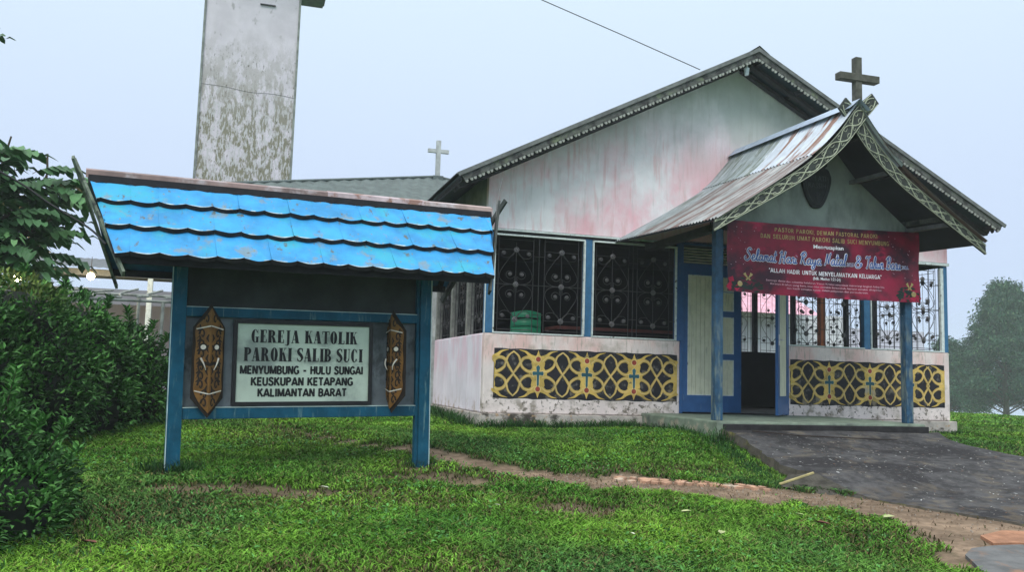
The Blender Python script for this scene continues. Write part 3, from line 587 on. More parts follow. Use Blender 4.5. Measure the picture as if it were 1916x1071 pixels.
block_text('lettering', 'PASTOR PAROKI, DEWAN PASTORAL PAROKI', 3.26, 4.82, 2.475, 2.527, -.003, gold, ban, .15, .2, bfr); block_text('lettering', 'DAN SELURUH UMAT PAROKI SALIB SUCI MENYUMBUNG', 3.06, 5.02, 2.385, 2.44, -.003, gold, ban, .15, .2, bfr)
bt('Mengucapkan', 3.83, 4.28, 2.28, 2.345, wht, .03)
block_text('lettering', '"ALLAH HADIR UNTUK MENYELAMATKAN KELUARGA"', 3.18, 4.88, 1.953, 2.005, -.003, wht, ban, .16, .16, bfr); bt('(bdk. Matius 1:21-24)', 3.82, 4.24, 1.885, 1.935, wht, .02)
bt('Semoga damai dan sukacita kelahiran Yesus Kristus senantiasa menerangi langkah hidup kita.', 3.14, 4.94, 1.832, 1.862, pinkw, .01)
bt('Kiranya di tahun yang baru, iman kita semakin bertumbuh, harapan semakin diteguhkan', 3.20, 4.88, 1.790, 1.820, pinkw, .01); bt('dan kasih semakin nyata dalam pelayanan dan persaudaraan.', 3.44, 4.66, 1.748, 1.778, pinkw, .01)
GLY = {'S': (.62, [[(.55, .85), (.4, 1), (.2, .92), (.18, .7), (.4, .5), (.5, .25), (.3, 0), (.05, .08), (0, .25), (.12, .32)]]), 'e': (.42, [[(0, .18), (.25, .25), (.3, .4), (.18, .46), (.08, .3), (.12, .05), (.3, .02), (.45, .15)]]),
       'l': (.26, [[(0, .1), (.2, .6), (.22, .95), (.12, .9), (.08, .4), (.12, .03), (.28, .1)]]), 'a': (.5, [[(.34, .4), (.2, .46), (.05, .3), (.06, .08), (.18, .02), (.32, .2), (.36, .45)], [(.36, .45), (.33, .1), (.42, .02), (.52, .12)]]),
       'm': (.54, [[(0, .4), (.05, .42), (.03, 0)], [(.04, .25), (.15, .45), (.22, .4), (.2, 0)], [(.21, .25), (.33, .45), (.4, .38), (.38, .08), (.44, .02), (.55, .12)]]), 't': (.3, [[(.12, .95), (.06, .3), (.1, .03), (.22, .05), (.3, .15)], [(-.05, .62), (.28, .66)]]),
       'H': (.6, [[(0, .75), (.12, .95), (.18, .9), (.12, .4), (.08, 0), (-.05, .02)], [(.5, 1), (.42, .5), (.4, 0), (.5, .02)], [(.08, .45), (.42, .5)]]), 'r': (.32, [[(0, .4), (.06, .47), (.1, .42), (.18, .45), (.16, .1), (.24, .02), (.32, .12)]]),
       'i': (.2, [[(.05, .45), (.03, .1), (.1, .02), (.2, .12)], [(.07, .62), (.09, .66)]]), 'R': (.58, [[(.15, .95), (.12, .5), (.06, 0)], [(-.05, .7), (.1, .95), (.35, 1), (.45, .8), (.3, .58), (.14, .52), (.3, .3), (.42, .02), (.55, .05)]]),
       'y': (.42, [[(0, .45), (.02, .2), (.12, .08), (.25, .2), (.3, .45)], [(.3, .45), (.26, -.1), (.15, -.35), (.02, -.28), (.1, -.1), (.4, .1)]]), 'N': (.64, [[(-.1, .05), (.05, .1), (.15, .95)], [(.15, .95), (.35, .1)], [(.35, .1), (.48, .9), (.6, 1)]]),
       'T': (.5, [[(-.05, .75), (.05, .95), (.3, .9), (.55, 1)], [(.3, .92), (.25, .4), (.15, 0), (0, .08)]]), 'h': (.42, [[(0, .1), (.2, .7), (.18, .97), (.1, .85), (.06, 0)], [(.07, .25), (.2, .46), (.27, .4), (.25, .08), (.3, .02), (.4, .12)]]),
       'u': (.42, [[(0, .45), (.02, .1), (.12, .02), (.24, .15), (.28, .45)], [(.28, .45), (.26, .1), (.33, .02), (.42, .12)]]), 'n': (.4, [[(0, .45), (.04, .4), (.03, 0)], [(.04, .25), (.18, .46), (.25, .4), (.23, .08), (.3, .02), (.4, .12)]]),
       'B': (.54, [[(.15, .95), (.1, 0)], [(-.05, .75), (.15, 1), (.38, .95), (.38, .65), (.16, .52), (.42, .4), (.4, .08), (.15, 0), (-.05, .1)]]), '&': (.62, [[(.5, .1), (.1, .7), (.15, .95), (.32, .9), (.3, .65), (.02, .3), (.1, .02), (.35, .05), (.5, .4)]]), ' ': (.3, [])}
def script(txt, x0, x1, z, h):
    tot = sum(GLY[c][0] for c in txt); sc = (x1 - x0) / tot; x = x0; A = MB(); B = MB(); d = 0
    for c in txt:
        w, st_ = GLY[c]
        for s_ in st_:
            d += 1; p = [(x + (u + .12 * v) * sc, z + v * h) for u, v in (cat_(s_, 5) if len(s_) > 2 else s_)]
            A.ribbon(p, .030, -.004 - .0002 * (d % 8), bfr); B.ribbon(p, .0145, -.008 - .0002 * (d % 8), bfr)
        x += w * sc
    obj('script_outline', A, wht, ban); obj('script_lettering', B, blu, ban)
script('Selamat', 2.83, 3.29, 2.085, .15); script('Hari', 3.33, 3.58, 2.085, .15); script('Raya', 3.63, 3.94, 2.085, .15); script('Natal', 4.0, 4.31, 2.095, .15)
script('&', 4.46, 4.58, 2.085, .15); script('Tahun', 4.63, 4.92, 2.085, .15); script('Baru', 4.96, 5.2, 2.085, .15)
bt('2025', 4.33, 4.44, 2.09, 2.14, wht, .05); bt('2025', 4.335, 4.435, 2.095, 2.135, blu, 0, -.006); bt('2026.', 5.22, 5.34, 2.09, 2.14, wht, .03); bt('2026.', 5.225, 5.335, 2.095, 2.135, blu, 0, -.006)
dg = MB(); rdg = MB(); gd = MB(); sg = MB(); rr = random.Random(3)
for cx_, cz_ in ((2.86, 1.77), (5.32, 1.77)):
    for k in range(34):
        a = rr.uniform(0, 2 * PI); q = rr.uniform(.02, .17); x, z = cx_ + q * 1.5 * math.cos(a), max(1.69, cz_ + q * .6 * math.sin(a) ); a2 = rr.uniform(0, PI)
        xx = [min(max(v, 2.59), 5.5) for v in (x - .05 * math.cos(a2), x, x + .05 * math.cos(a2))]
        dg.ribbon([(xx[0], z - .02 * math.sin(a2)), (xx[1], z), (xx[2], z + .02 * math.sin(a2))], .03, -.002 - .0001 * k, bfr, wf=lambda t: .034 * math.sin(PI * (t * .9 + .05)))
    for sx in (-1, 1):
        gd.ribbon([(cx_ + .02 + sx * .004, 1.855), (cx_ + .02 + sx * .035, 1.89), (cx_ + .02 + sx * .05, 1.915)], .03, -.009, bfr, wf=lambda t: .012 + .03 * t); gd.ribbon([(cx_ + .02 + sx * .004, 1.85), (cx_ + .02 + sx * .03, 1.83)], .02, -.0095, bfr)
    gd.disc(cx_ - .1 if cx_ < 4 else cx_ + .08, 1.775, .036, -.01, bfr); sg.disc(cx_ - .1 if cx_ < 4 else cx_ + .08, 1.80, .008, -.012, bfr)
for x0_, x1_ in ((2.59, 2.74), (5.38, 5.51)):
    rdg.ribbon([(x0_, 1.70), (x0_ + .06, 1.78), (x0_ + .03, 1.85)], .08, -.0012, bfr); rdg.ribbon([(x1_, 1.70), (x1_ - .04, 1.74)], .07, -.0016, bfr)
for k in range(40):
    x = rr.choice([rr.uniform(2.62, 3.0), rr.uniform(5.0, 5.5)]); z = rr.uniform(1.95, 2.52); sg.disc(x, z, rr.uniform(.003, .008), -.003, bfr, n=5)
obj('printed_leaves', dg, grn, ban); obj('printed_red_bow', rdg, brd, ban); obj('printed_butterfly', gd, gold, ban); obj('printed_sparkle', sg, pinkw, ban)

# ------------------------------------------------------------ roofed sign board (local x along the board, -y towards the viewer)
sign = thing('sign_board', 'roofed wooden notice board on two teal posts under a bright blue metal tile roof', 'sign board', (-3.748, -3.489, 0), (0, math.radians(-1.25), math.radians(9)))
teal = M('teal_post_paint', (.009, .082, .14), .7, 7, .2, .15, 40, spec=.12, layers=[((.10, .20, .22), 8, (3, 3, .4), .56, .72), ((.01, .03, .03), 5, (1, 1, 1), .52, .66, (-1, -.9, -.38, -.2))])
edge = M('pale_edge_paint', (.42, .55, .55), .6)
for x0, x1 in ((-.065, .060), (2.275, 2.39)):
    p = MB(); p.box(x0, x1, -.055, .055, -.62, 1.98); po = obj('post', p, teal, sign, bevel=.006)
    e_ = MB(); e_.box(x0 - .004, x0 + .004, -.060, -.052, -.40, 1.42) if x0 < 0 else e_.box(x1 - .004, x1 + .004, -.060, -.052, -.45, 1.42); obj('edge_strip', e_, edge, po)
ip = MB(); ip.box(2.245, 2.274, -.03, .03, -.56, 1.5); obj('inner_post', ip, teal, sign)
for z0, z1 in ((.045, .145), (.965, 1.05), (1.47, 1.56)):
    p = MB(); p.box(.061, 2.244, -.04, .04, z0, z1); r_ = obj('rail', p, teal, sign, bevel=.005)
    if z0 < 1.2: e_ = MB(); e_.box(.062, 2.243, -.046, .02, z1, z1 + .006); obj('edge_strip', e_, edge, r_)
bk = MB(); bk.box(.062, 2.243, .012, .03, 1.057, 1.469); obj('backing_board', bk, M('shaded_upper_board', (.028, .034, .034), .85, 3, .3), sign)  # upper board painted darker than the lower one for the roof's shade
bk = MB(); bk.box(.062, 2.243, .012, .03, .152, .964); obj('backing_board', bk, M('grey_backing_paint', (.12, .14, .155), .8, 2.5, .3, .1, 40, layers=[((.05, .06, .065), 4, (1, 1, .6), .5, .64)]), sign)
bx0, bx1, bz0, bz1 = .515, 1.762, .195, .915
fr_ = MB(); q = .035
fr_.box(bx0 - q, bx1 + q, -.028, .011, bz1, bz1 + q); fr_.box(bx0 - q, bx1 + q, -.028, .011, bz0 - q, bz0); fr_.box(bx0 - q, bx0, -.028, .011, bz0, bz1); fr_.box(bx1, bx1 + q, -.028, .011, bz0, bz1); obj('frame', fr_, M('black_frame', (.012, .012, .014), .5), sign)
nb = MB(); nb.box(bx0, bx1, -.012, .010, bz0, bz1); board = obj('name_board', nb, M('pale_green_board', (.50, .60, .50), .5, 1.8, .1, layers=[((.10, .13, .12), 3.2, (1, 1, 1.4), .50, .68, (.5, .6, .82, .95), .7), ((.25, .3, .27), 1.5, (1, 1, 1), .5, .7)]), sign)
ink = M('black_letter_paint', (.008, .009, .010), .5)
# slab serif letters for the two headings
def serif_glyph(ch):
    t, h = .26, .05; R = []; P = []
    def box(a, b, c, d): R.append((a, b, c, d))
    def bowl(cx, cz, rx, rz_, a0, a1, tk, th, n=14):
        o = [(cx + rx * math.cos(math.radians(a0 + (a1 - a0) * k / n)), cz + rz_ * math.sin(math.radians(a0 + (a1 - a0) * k / n))) for k in range(n + 1)]
        i = [(cx + (rx - tk) * math.cos(math.radians(a0 + (a1 - a0) * k / n)), cz + (rz_ - th) * math.sin(math.radians(a0 + (a1 - a0) * k / n))) for k in range(n + 1)]
        P.append((o, i))
    def stem(x, s=.05): box(x, x + t, 0, 1); box(x - s, x + t + s, 0, h); box(x - s, x + t + s, 1 - h, 1)
    w = .6
    if ch == 'I': stem(.06); w = .33
    elif ch in 'EL':
        stem(.05); box(.1, .55, 0, h + .02); box(.49, .55, 0, .28); w = .58
        if ch == 'E': box(.1, .53, 1 - h - .02, 1); box(.47, .53, .74, 1); box(.2, .42, .49, .54); box(.38, .42, .38, .65)
    elif ch in 'PRB':
        stem(.05); bowl(.30, .73, .30, .27, -90, 90, .23, .06); w = .6
        if ch == 'B': bowl(.30, .26, .34, .26, -90, 90, .24, .06); w = .64
        if ch == 'R': P.append(([(.46, .50), (.56, .40), (.63, .2), (.66, .06), (.76, .05)], [(.28, .50), (.34, .42), (.40, .22), (.43, .0), (.76, .0)])); w = .74
    elif ch in 'OGC':
        bowl(.32, .5, .30, .52, 90, 270, .25, .05); w = .66
        if ch == 'O': bowl(.32, .5, .30, .52, -90, 90, .25, .05)
        else: bowl(.32, .5, .25, .52, 35, 90, .1, .05); bowl(.32, .5, .25, .52, -90, -30 if ch == 'C' else -60, .1, .05); box(.52, .56, .66, 1.0)
        if ch == 'G': box(.40, .58, 0, .42); box(.34, .63, .40, .45)
        else: box(.53, .56, .05, .26)
    elif ch == 'J': box(.17, .38, .0, 1); box(.1, .45, 1 - h, 1); P.append(([(.38, .15), (.36, -.12), (.2, -.22), (.02, -.15)], [(.17, .15), (.17, -.08), (.12, -.16), (.04, -.1)])); w = .47
    elif ch == 'A': P.append(([(.24, 1), (.46, 1)], [(.36, 0), (.65, 0)])); P.append(([(.27, 1), (.33, 1)], [(.06, 0), (.12, 0)])); box(.12, .45, .26, .31); box(0, .2, 0, h); box(.34, .69, 0, h); w = .69
    elif ch == 'K': stem(.05); P.append(([(.26, .40), (.26, .50)], [(.50, 1), (.57, 1)])); P.append(([(.30, .62), (.42, .70)], [(.42, 0), (.66, 0)])); box(.42, .64, 1 - h, 1); box(.38, .70, 0, h); w = .69
    elif ch == 'T': box(.21, .42, 0, 1); box(.14, .49, 0, h); box(.0, .63, 1 - h - .02, 1); box(0, .05, .74, 1); box(.58, .63, .74, 1); w = .63
    elif ch == 'U': box(.06, .31, .25, 1); box(.0, .33, 1 - h, 1); box(.50, .56, .25, 1); box(.42, .64, 1 - h, 1); bowl(.31, .26, .25, .28, 180, 360, .1, .07); P.append(([(.06, .3), (.08, .1), (.2, 0)], [(.27, .3), (.27, .12), (.32, .05)])); w = .64
    elif ch == 'S':
        c = cat_([(.48, .80), (.42, .95), (.28, .97), (.13, .85), (.17, .65), (.38, .45), (.46, .25), (.36, .06), (.2, .03), (.08, .2)], 4)
        P.append(('rib', c)); box(.48, .52, .7, 1); box(.04, .08, 0, .3); w = .56
    elif ch == ' ': w = .34
    return w, R, P
def heading(txt, x0, x1, z0, z1):
    gap = .05; tot = sum(serif_glyph(c)[0] + gap for c in txt) - gap; sc = (x1 - x0) / tot; H = z1 - z0; b = MB(); x = x0; d = 0
    for c in txt:
        w, R, P = serif_glyph(c)
        for a, b2, c0, c1 in R:
            d += 1; y = -.0145 - .0002 * (d % 9); b.add([(x + a * sc, y, z0 + c0 * H), (x + b2 * sc, y, z0 + c0 * H), (x + b2 * sc, y, z0 + c1 * H), (x + a * sc, y, z0 + c1 * H)], [(0, 1, 2, 3)])
        for o, i in P:
            d += 1; y = -.0145 - .0002 * (d % 9)
            if o == 'rib': b.ribbon([(x + u * sc, z0 + v * H) for u, v in i], .1, y, wf=lambda t: sc * (.08 + .19 * math.exp(-((t - .5) / .22) ** 2)))
            else:
                n = len(o); b.add([(x + u * sc, y, z0 + v * H) for u, v in o] + [(x + u * sc, y, z0 + v * H) for u, v in i], [(k, k + 1, n + k + 1, n + k) for k in range(n - 1)])
        x += (w + gap) * sc
    obj('lettering', b, ink, board)
heading('GEREJA KATOLIK', .637, 1.645, .742, .862); heading('PAROKI SALIB SUCI', .577, 1.697, .570, .696)
for s_, a, b_, c_, d_ in (('MENYUMBUNG - HULU SUNGAI', .550, 1.703, .452, .527), ('KEUSKUPAN KETAPANG', .652, 1.608, .345, .420), ('KALIMANTAN BARAT', .715, 1.548, .243, .316)):
    block_text('lettering', s_, a, b_, c_, d_, -.015, ink, board, t=.23, gap=.13)

# carved shield masks
och = M('carved_ochre_wood', (.16, .075, .014), .55, 14, .3, .2, 60); och_d = M('dark_carved_cut', (.02, .014, .010), .8); tusk = M('ivory_paint', (.62, .58, .50), .5)
def mask(cx, cz, hw, hh, turn, label):
    rt_ = thing_part = bpy.data.objects.new('carved_mask', None); S.collection.objects.link(rt_); rt_.parent = sign; rt_.location = (cx, -.075, cz); rt_.rotation_euler = (0, 0, turn); rt_['label'] = label
    def fold(x, z, d=0): return (x, -d - .055 * (1 - abs(x) / hw), z)
    bk_ = MB(); O_ = [(0, -hh * 1.07), (hw * 1.14, -hh * .70), (hw * 1.12, hh * .64), (0, hh * 1.08), (-hw * 1.12, hh * .64), (-hw * 1.14, -hh * .70)]
    bk_.add([(0, -.03, z) for z in (-hh * 1.07, hh * 1.08)] + [(x, .02, z) for x, z in (O_[1], O_[2], O_[4], O_[5])] + [(0, .01, 0)], [(0, 2, 3, 1), (0, 1, 4, 5), (0, 5, 4, 1, 3, 2)]); obj('mask_back', bk_, och_d, rt_)
    fc = MB()
    for sx in (1, -1):
        o = cat_([(0, hh), (hw * .45, hh * .80), (hw * .98, hh * .62), (hw * .93, hh * .3), (hw, 0), (hw * .93, -hh * .3), (hw * .98, -hh * .55), (hw * .55, -hh * .80), (0, -hh * .98)], 4); n = len(o)
        V = [fold(0, z, .0) for x, z in o] + [fold(sx * x, z) for x, z in o]; fc.add(V, [((k, k + 1, n + k + 1, n + k) if sx > 0 else (k, n + k, n + k + 1, k + 1)) for k in range(n - 1)])
    face = obj('mask_face', fc, och, rt_)
    ct = MB()
    def fr2(x, y, z): p = fold(x, z, .004); return (p[0], p[1] - y, p[2])
    R_ = random.Random(5)
    for sx in (1, -1):
        for z in (.78, .5, .30, .12, -.12, -.30, -.46, -.64, -.80):
            w_ = hw * (.30 if abs(z) > .6 else .55)
            ct.ribbon([(sx * (w_ + .20 * hw * (1 - k / 10) * math.cos(k * .7)), z * hh + .055 * (1 - k / 11) * math.sin(k * .7)) for k in range(10)], .012, .0, fr2, wf=lambda t: .017 * (1 - .5 * t))
            if abs(z) < .6:
                ct.ribbon([(sx * hw * .86, z * hh + .03), (sx * hw * .66, z * hh + .05), (sx * hw * .72, z * hh + .085), (sx * hw * .88, z * hh + .06)], .015, .0005, fr2, wf=lambda t: .02 * math.sin(PI * (.15 + .8 * t)))
                ct.ribbon([(sx * hw * .14, z * hh), (sx * hw * .24, z * hh - .035), (sx * hw * .12, z * hh - .07)], .015, .001, fr2, wf=lambda t: .02 * math.sin(PI * (.15 + .8 * t)))
        ct.disc(sx * hw * .47, hh * .26, .036, .002, fr2, 14); ct.ribbon([(sx * .01, -hh * .02), (sx * .04, -hh * .05)], .02, .002, fr2)
    ct.ribbon([(-hw * .7, -hh * .07), (-hw * .3, -hh * .04), (0, -hh * .07), (hw * .3, -hh * .04), (hw * .7, -hh * .07)], .03, .003, fr2)
    obj('mask_carving', ct, och_d, rt_)
    for sx in (1, -1): ey = MB(); ey.disc(sx * hw * .47, hh * .26, .022, .005, fr2, 12); obj('mask_eye', ey, tusk, rt_)
    tk = MB()
    for sx in (1, -1):
        tk = MB(); tk.tube([(lambda p: (p[0], p[1] - .02 - .02 * math.sin(PI * t), p[2]))(fold(sx * hw * (.62 - .34 * t), hh * (.05 - .22 * t))) for t in [i / 8 for i in range(9)]], .009, 5, 0, True, .003); obj('mask_tusk', tk, tusk, rt_)
        for zz, dz in ((.60, .06), (-.56, -.06)): tk = MB(); tk.ribbon([(sx * .002, hh * zz + hh * dz), (sx * hw * .95, hh * zz)], .010, .006, fr2); obj('mask_band', tk, tusk, rt_)
mask(.262, .565, .125, .475, .12, 'left carved ochre mask with tusks'); mask(2.005, .58, .125, .47, -1.12, 'right carved ochre mask turned sideways')

# roof of the sign
RH, EZ, V0 = 2.185, 1.425, .62
SL = math.hypot(V0, RH - EZ); cxs = V0 / SL; szs = (RH - EZ) / SL
tile_b = M('bright_blue_tile', (.030, .29, .62), .6, 3.2, .22, .1, 40, spec=.4, layers=[((.03, .36, .52), 2.5, (1, 1, 1), .48, .68), ((.16, .26, .34), 5, (1, 1, .7), .56, .68), ((.10, .13, .13), 9, (1.4, 1, .6), .61, .69), ((.25, .22, .08), 8, (3, 3, .5), .62, .72)])
tile_d = M('tile_lip_and_shadow', (.010, .010, .013), .7); tile_g = M('scraped_tile_lip', (.40, .48, .50), .5, 14, .4, layers=[((.04, .30, .60), 7, (1, 1, 1), .48, .56)])  # tile_d is near black so the lip also draws the shadow between rows
PW = .227; XL0, XL1 = -.80, -.565; XR0, XR1 = 3.045, 2.80
def sfr(x, s, h): # x along ridge, s down the slope, h proud of it
    return (x, -(s * cxs + h * szs), RH - s * szs + h * cxs)
def wav(x): u = (x / PW) % 1; return .020 * (1 - abs(2 * u - 1) ** 2.2) * -1 + .02
rows = [(.035, .345), (.325, .655), (.635, .985)]
for r_i, (s0, s1) in enumerate(rows):
    for k in range(-4, 14):
        xa, xb = k * PW, (k + 1) * PW; jj = random.uniform(-.004, .004); t_ = random.uniform(-.006, .006); b = MB(); ns, nx2 = 7, 10; V = []; ok = False
        for j in range(ns + 1):
            f = j / ns; s = s0 + (s1 - s0) * f; tt_ = s / .985; xl = XL0 + (XL1 - XL0) * tt_; xr = XR0 + (XR1 - XR0) * tt_
            for i in range(nx2 + 1):
                x = xa + (xb - xa) * i / nx2; xc = min(max(x, xl), xr); ok = ok or (xl < x < xr)
                droop = .040 * (1 - abs(2 * i / nx2 - 1) ** 1.7) * f ** 2
                h = .004 + .042 * f ** 1.2 + (.010 * math.sin(PI * i / nx2)) * (.5 + .5 * f) - .006 + (t_ * f) + .0015 * math.sin(x * 43 + s * 31)
                V.append(sfr(xc, s + droop + jj * f, h))
        if not ok: continue
        Fc = [(j * (nx2 + 1) + i, (j + 1) * (nx2 + 1) + i, (j + 1) * (nx2 + 1) + i + 1, j * (nx2 + 1) + i + 1) for j in range(ns) for i in range(nx2)]
        b.add(V, [q for q in Fc[:-nx2]], 0, True); b.add(V, Fc[-nx2:][::1], 0, True)
        last = V[-(nx2 + 1):]; low = [(x, y + .014, z - .034) for x, y, z in last]; lipg = [(x, y - .0015, z + .004) for x, y, z in last]; lg2 = [(x, y - .0015, z - .008) for x, y, z in last]
        b.add(last + low, [(i, nx2 + 1 + i, nx2 + 2 + i, i + 1) for i in range(nx2)], 1, True)
        prev = V[-2 * (nx2 + 1):-(nx2 + 1)]
        up_ = [tuple(np.array(l) * (1 - .22 * math.sin(PI * i / nx2)) + np.array(p_) * .22 * math.sin(PI * i / nx2) + np.array((0, -.0015 * cxs, .0012))) for i, (l, p_) in enumerate(zip(last, prev))]
        b.add([(x, y - .001, z) for x, y, z in last] + up_, [(i, nx2 + 1 + i, nx2 + 2 + i, i + 1)[::-1] for i in range(nx2)], 2, True)
        me = b.mesh('roof_tile'); link('roof_tile', me, [tile_b, tile_d, tile_g], sign)
# back slope, closed underside, ridge cap, barge boards
dkw = M('dark_board_and_shadow', (.014, .014, .018), .85, 8, .3)
b = MB(); ns = 30
V = [sfr(x, s, -.01) for s, x in ((.0, XL0), (.0, XR0), (.985, XR1), (.985, XL1))]; V2 = [(x, y, z - .02) for x, y, z in V]; b.add(V + V2, [(0, 1, 2, 3)[::-1], (4, 5, 6, 7), (3, 2, 6, 7), (0, 3, 7, 4), (1, 0, 4, 5), (2, 1, 5, 6)])
obj('roof_deck', b, dkw, sign)
b = MB(); V = [(x, -y + .001, z) for x, y, z in V]; V2 = [(x, y, z - .02) for x, y, z in V]; b.add(V + V2, [(0, 1, 2, 3), (7, 6, 5, 4), (7, 6, 2, 3), (4, 7, 3, 0), (5, 4, 0, 1), (6, 5, 1, 2)]); obj('rear_roof_slope', b, M('rear_blue_sheet', (.02, .10, .2), .6), sign)
b = MB(); b.box(XL1 + .02, XR1 - .02, -V0 + .02, -V0 + .05, EZ - .075, EZ - .01); b.box(XL1 + .02, XR1 - .02, V0 - .05, V0 - .02, EZ - .075, EZ - .01); b.box(-.3, 2.7, -.02, .02, 1.99, 2.09); obj('eave_board', b, dkw, sign)
rf = MB()
for x in (-.48, .0, .62, 1.24, 1.86, 2.33, 2.72):
    for sg_ in (-1, 1): rf.beam((x, sg_ * .03, RH - .09), (x, sg_ * (V0 - .03), EZ - .035), .04, .06)
obj('rafter', rf, dkw, sign)
capm = [M('ridge_cap_brown', (.22, .15, .14), .55, 3, .3, .1, 40, layers=[((.38, .33, .34), 3, (1, 1, 1), .5, .64)]), M('ridge_cap_pink', (.48, .38, .40), .5, 4, .25, .1, 40, layers=[((.26, .14, .11), 6, (1, 1, 1), .52, .62)]), M('ridge_cap_tan', (.36, .26, .24), .5, 4, .25, .1, 40, layers=[((.5, .44, .46), 3, (1, 1, 1), .5, .62)])]
for (a, c, m_k, dz) in ((-.81, 1.32, 0, 0), (1.30, 2.30, 1, .004), (2.28, 3.05, 2, 0)):
    b = MB(); b.add([(a, -.075, RH - .05 + dz), (a, -.065, RH + .02 + dz), (a, .0, RH + .045 + dz), (a, .08, RH - .02 + dz), (c, -.075, RH - .05 + dz), (c, -.065, RH + .02 + dz), (c, .0, RH + .045 + dz), (c, .08, RH - .02 + dz)], [(0, 4, 5, 1), (1, 5, 6, 2), (2, 6, 7, 3)]); obj('ridge_cap', b, capm[m_k], sign)
b = MB(); V = []; n = 204
for i in range(n + 1):
    x = XL0 + .01 + (XR0 - XL0 - .02) * i / n; u = abs(2 * ((x / PW) % 1) - 1); V += [(x, -.074, RH - .02), (x, -.086, RH - .078 - .026 * (1 - u ** 1.7))]
b.add(V, [(2 * i, 2 * i + 1, 2 * i + 3, 2 * i + 2) for i in range(n)]); obj('ridge_shadow_strip', b, dkw, sign)  # wavy dark strip drawn as the shadow under the ridge cap
brm = M('mossy_barge_wood', (.14, .17, .13), .85, 12, .4, .3, 40, layers=[((.025, .03, .03), 6, (1, 1, 1), .5, .62)])
for sx, xt, xb in ((-1, -.905, -.49), (1, 3.185, 2.76)):
    for k, vs in enumerate((-1, 1)):
        b = MB(); off = .012 * k * sx
        b.beam((xt + off, -vs * .075, RH + .115), (xb + off, vs * .66, EZ - .17), .022, .065, up=(0, vs * .77, .62)); obj('barge_board', b, brm if sx < 0 else barge_m, sign)

# ------------------------------------------------------------ driveway, path pieces
asph = M('mossy_black_asphalt', (.075, .073, .075), .95, 7, .4, .8, 60, spec=.08, layers=[((.15, .13, .105), 2.4, (1, 1, 1), .54, .66), ((.040, .038, .040), 1.3, (1, 1, 1), .46, .60), ((.10, .10, .10), 14, (1, 1, 1), .56, .66), ((.11, .09, .07), 3.5, (1, 1, 1), .50, .66, (-.9, -.7, -.52, -.40)), ((.16, .16, .165), 55, (1, 1, 1), .64, .70)])
A_ = np.array(cat_(DL, 8)); B_ = np.array(cat_(DR, 8)); K = len(A_); nc = 46; V = []
for i in range(K):
    for j in range(nc + 1):
        f = j / nc; p = A_[i] * (1 - f) + B_[i] * f; x, y = p[0], p[1]
        z = max(p[2], gz(x, y) + .008) + .006 * math.sin(x * 3 + y * 2) + .002 * math.sin(x * 11 - y * 9)
        if j == 0: x += .02 * math.sin(i * 1.3) + .015 * math.sin(i * 2.9)
        V.append((x, y, z))
b = MB(); b.add(V, [(i * (nc + 1) + j, (i + 1) * (nc + 1) + j, (i + 1) * (nc + 1) + j + 1, i * (nc + 1) + j + 1) for i in range(K - 1) for j in range(nc)], 0, True)
for side in (0, nc):
    e_ = [V[i * (nc + 1) + side] for i in range(K)]; lo = [(x + (-.03 if side == 0 else .03), y, min(z - .03, gz(x, y) - .15)) for x, y, z in e_]
    b.add(e_ + lo, [((i, K + i, K + i + 1, i + 1) if side == 0 else (i, i + 1, K + i + 1, K + i)) for i in range(K - 1)], 1)
drive = obj('driveway', b, [asph, M('driveway_edge_concrete', (.085, .075, .06), .95, 7, .3, .8, 30, layers=[((.16, .15, .05), 5, (1, 1, 1), .52, .66)])]); structure(drive)
wd = MB(); wv = [(1.86, -4.36, -.47), (2.02, -4.18, -.43), (2.22, -3.95, -.40), (2.27, -4.33, -.345), (2.40, -4.93, -.52), (2.5, -4.7, -.60), (2.12, -4.72, -.52)]
wd.add(wv, [(0, 6, 3), (6, 4, 3), (0, 3, 1), (1, 3, 2), (3, 4, 5)]); o = obj('driveway_end', wd, M('mossy_concrete_wedge', (.060, .055, .045), .95, 9, .4, 1.0, 30, layers=[((.12, .13, .04), 6, (1, 1, 1), .58, .7)])); structure(o)
kb = MB(); kb.beam((1.86, -4.33, -.455), (2.25, -4.33, -.345), .022, .022)  # strip added for the lit edge of the concrete; the light is its colour
tag(obj('lit_edge_strip', kb, M('lit_concrete_edge', (.42, .36, .17), .9, 9, .3, .4), bevel=.006), 'thin yellowish strip drawing the lit concrete edge at the broken corner of the driveway', 'driveway edge')
# broken slab bottom right
def slab(poly, h, m, name='paving_slab'):
    b = MB(); n = len(poly); zt = [gz(x, y) + h for x, y in poly]
    b.add([(x, y, z) for (x, y), z in zip(poly, zt)] + [(x, y, z - .06 - h) for (x, y), z in zip(poly, zt)], [tuple(range(n))] + [(i + n, (i + 1) % n + n, (i + 1) % n, i) for i in range(n)])
    return obj(name, b, m)
grey_slab = M('grey_paving', (.13, .13, .13), .9, 6, .25, .6, 30, layers=[((.25, .15, .10), 4, (1, 1, 1), .5, .64)])
s_ = slab([(1.42, -7.25), (1.62, -6.90), (1.80, -6.77), (2.05, -6.72), (2.3, -6.70), (2.9, -6.9), (3.2, -7.4), (2.6, -8.2), (1.6, -8.0)], .015, grey_slab); tag(s_, 'grey broken concrete slab at the lower right corner of the dirt path', 'paving')
s_ = slab([(2.12, -6.64), (2.22, -6.42), (2.55, -6.3), (3.3, -6.4), (3.0, -6.75), (2.35, -6.64)], .012, M('orange_paving', (.34, .17, .10), .9, 8, .25, .5)); tag(s_, 'flat orange brick slab half sunk in the dirt beside the grey slab', 'paving')
rr = random.Random(9); pav_m = M('pale_brick_paver', (.46, .27, .18), .9, 9, .3, .5, 40, layers=[((.5, .42, .33), 5, (1, 1, 1), .5, .62)])
pv = thing('brick_edging', 'row of broken pale orange paving bricks along the dirt path', 'paving', (0, 0, 0))
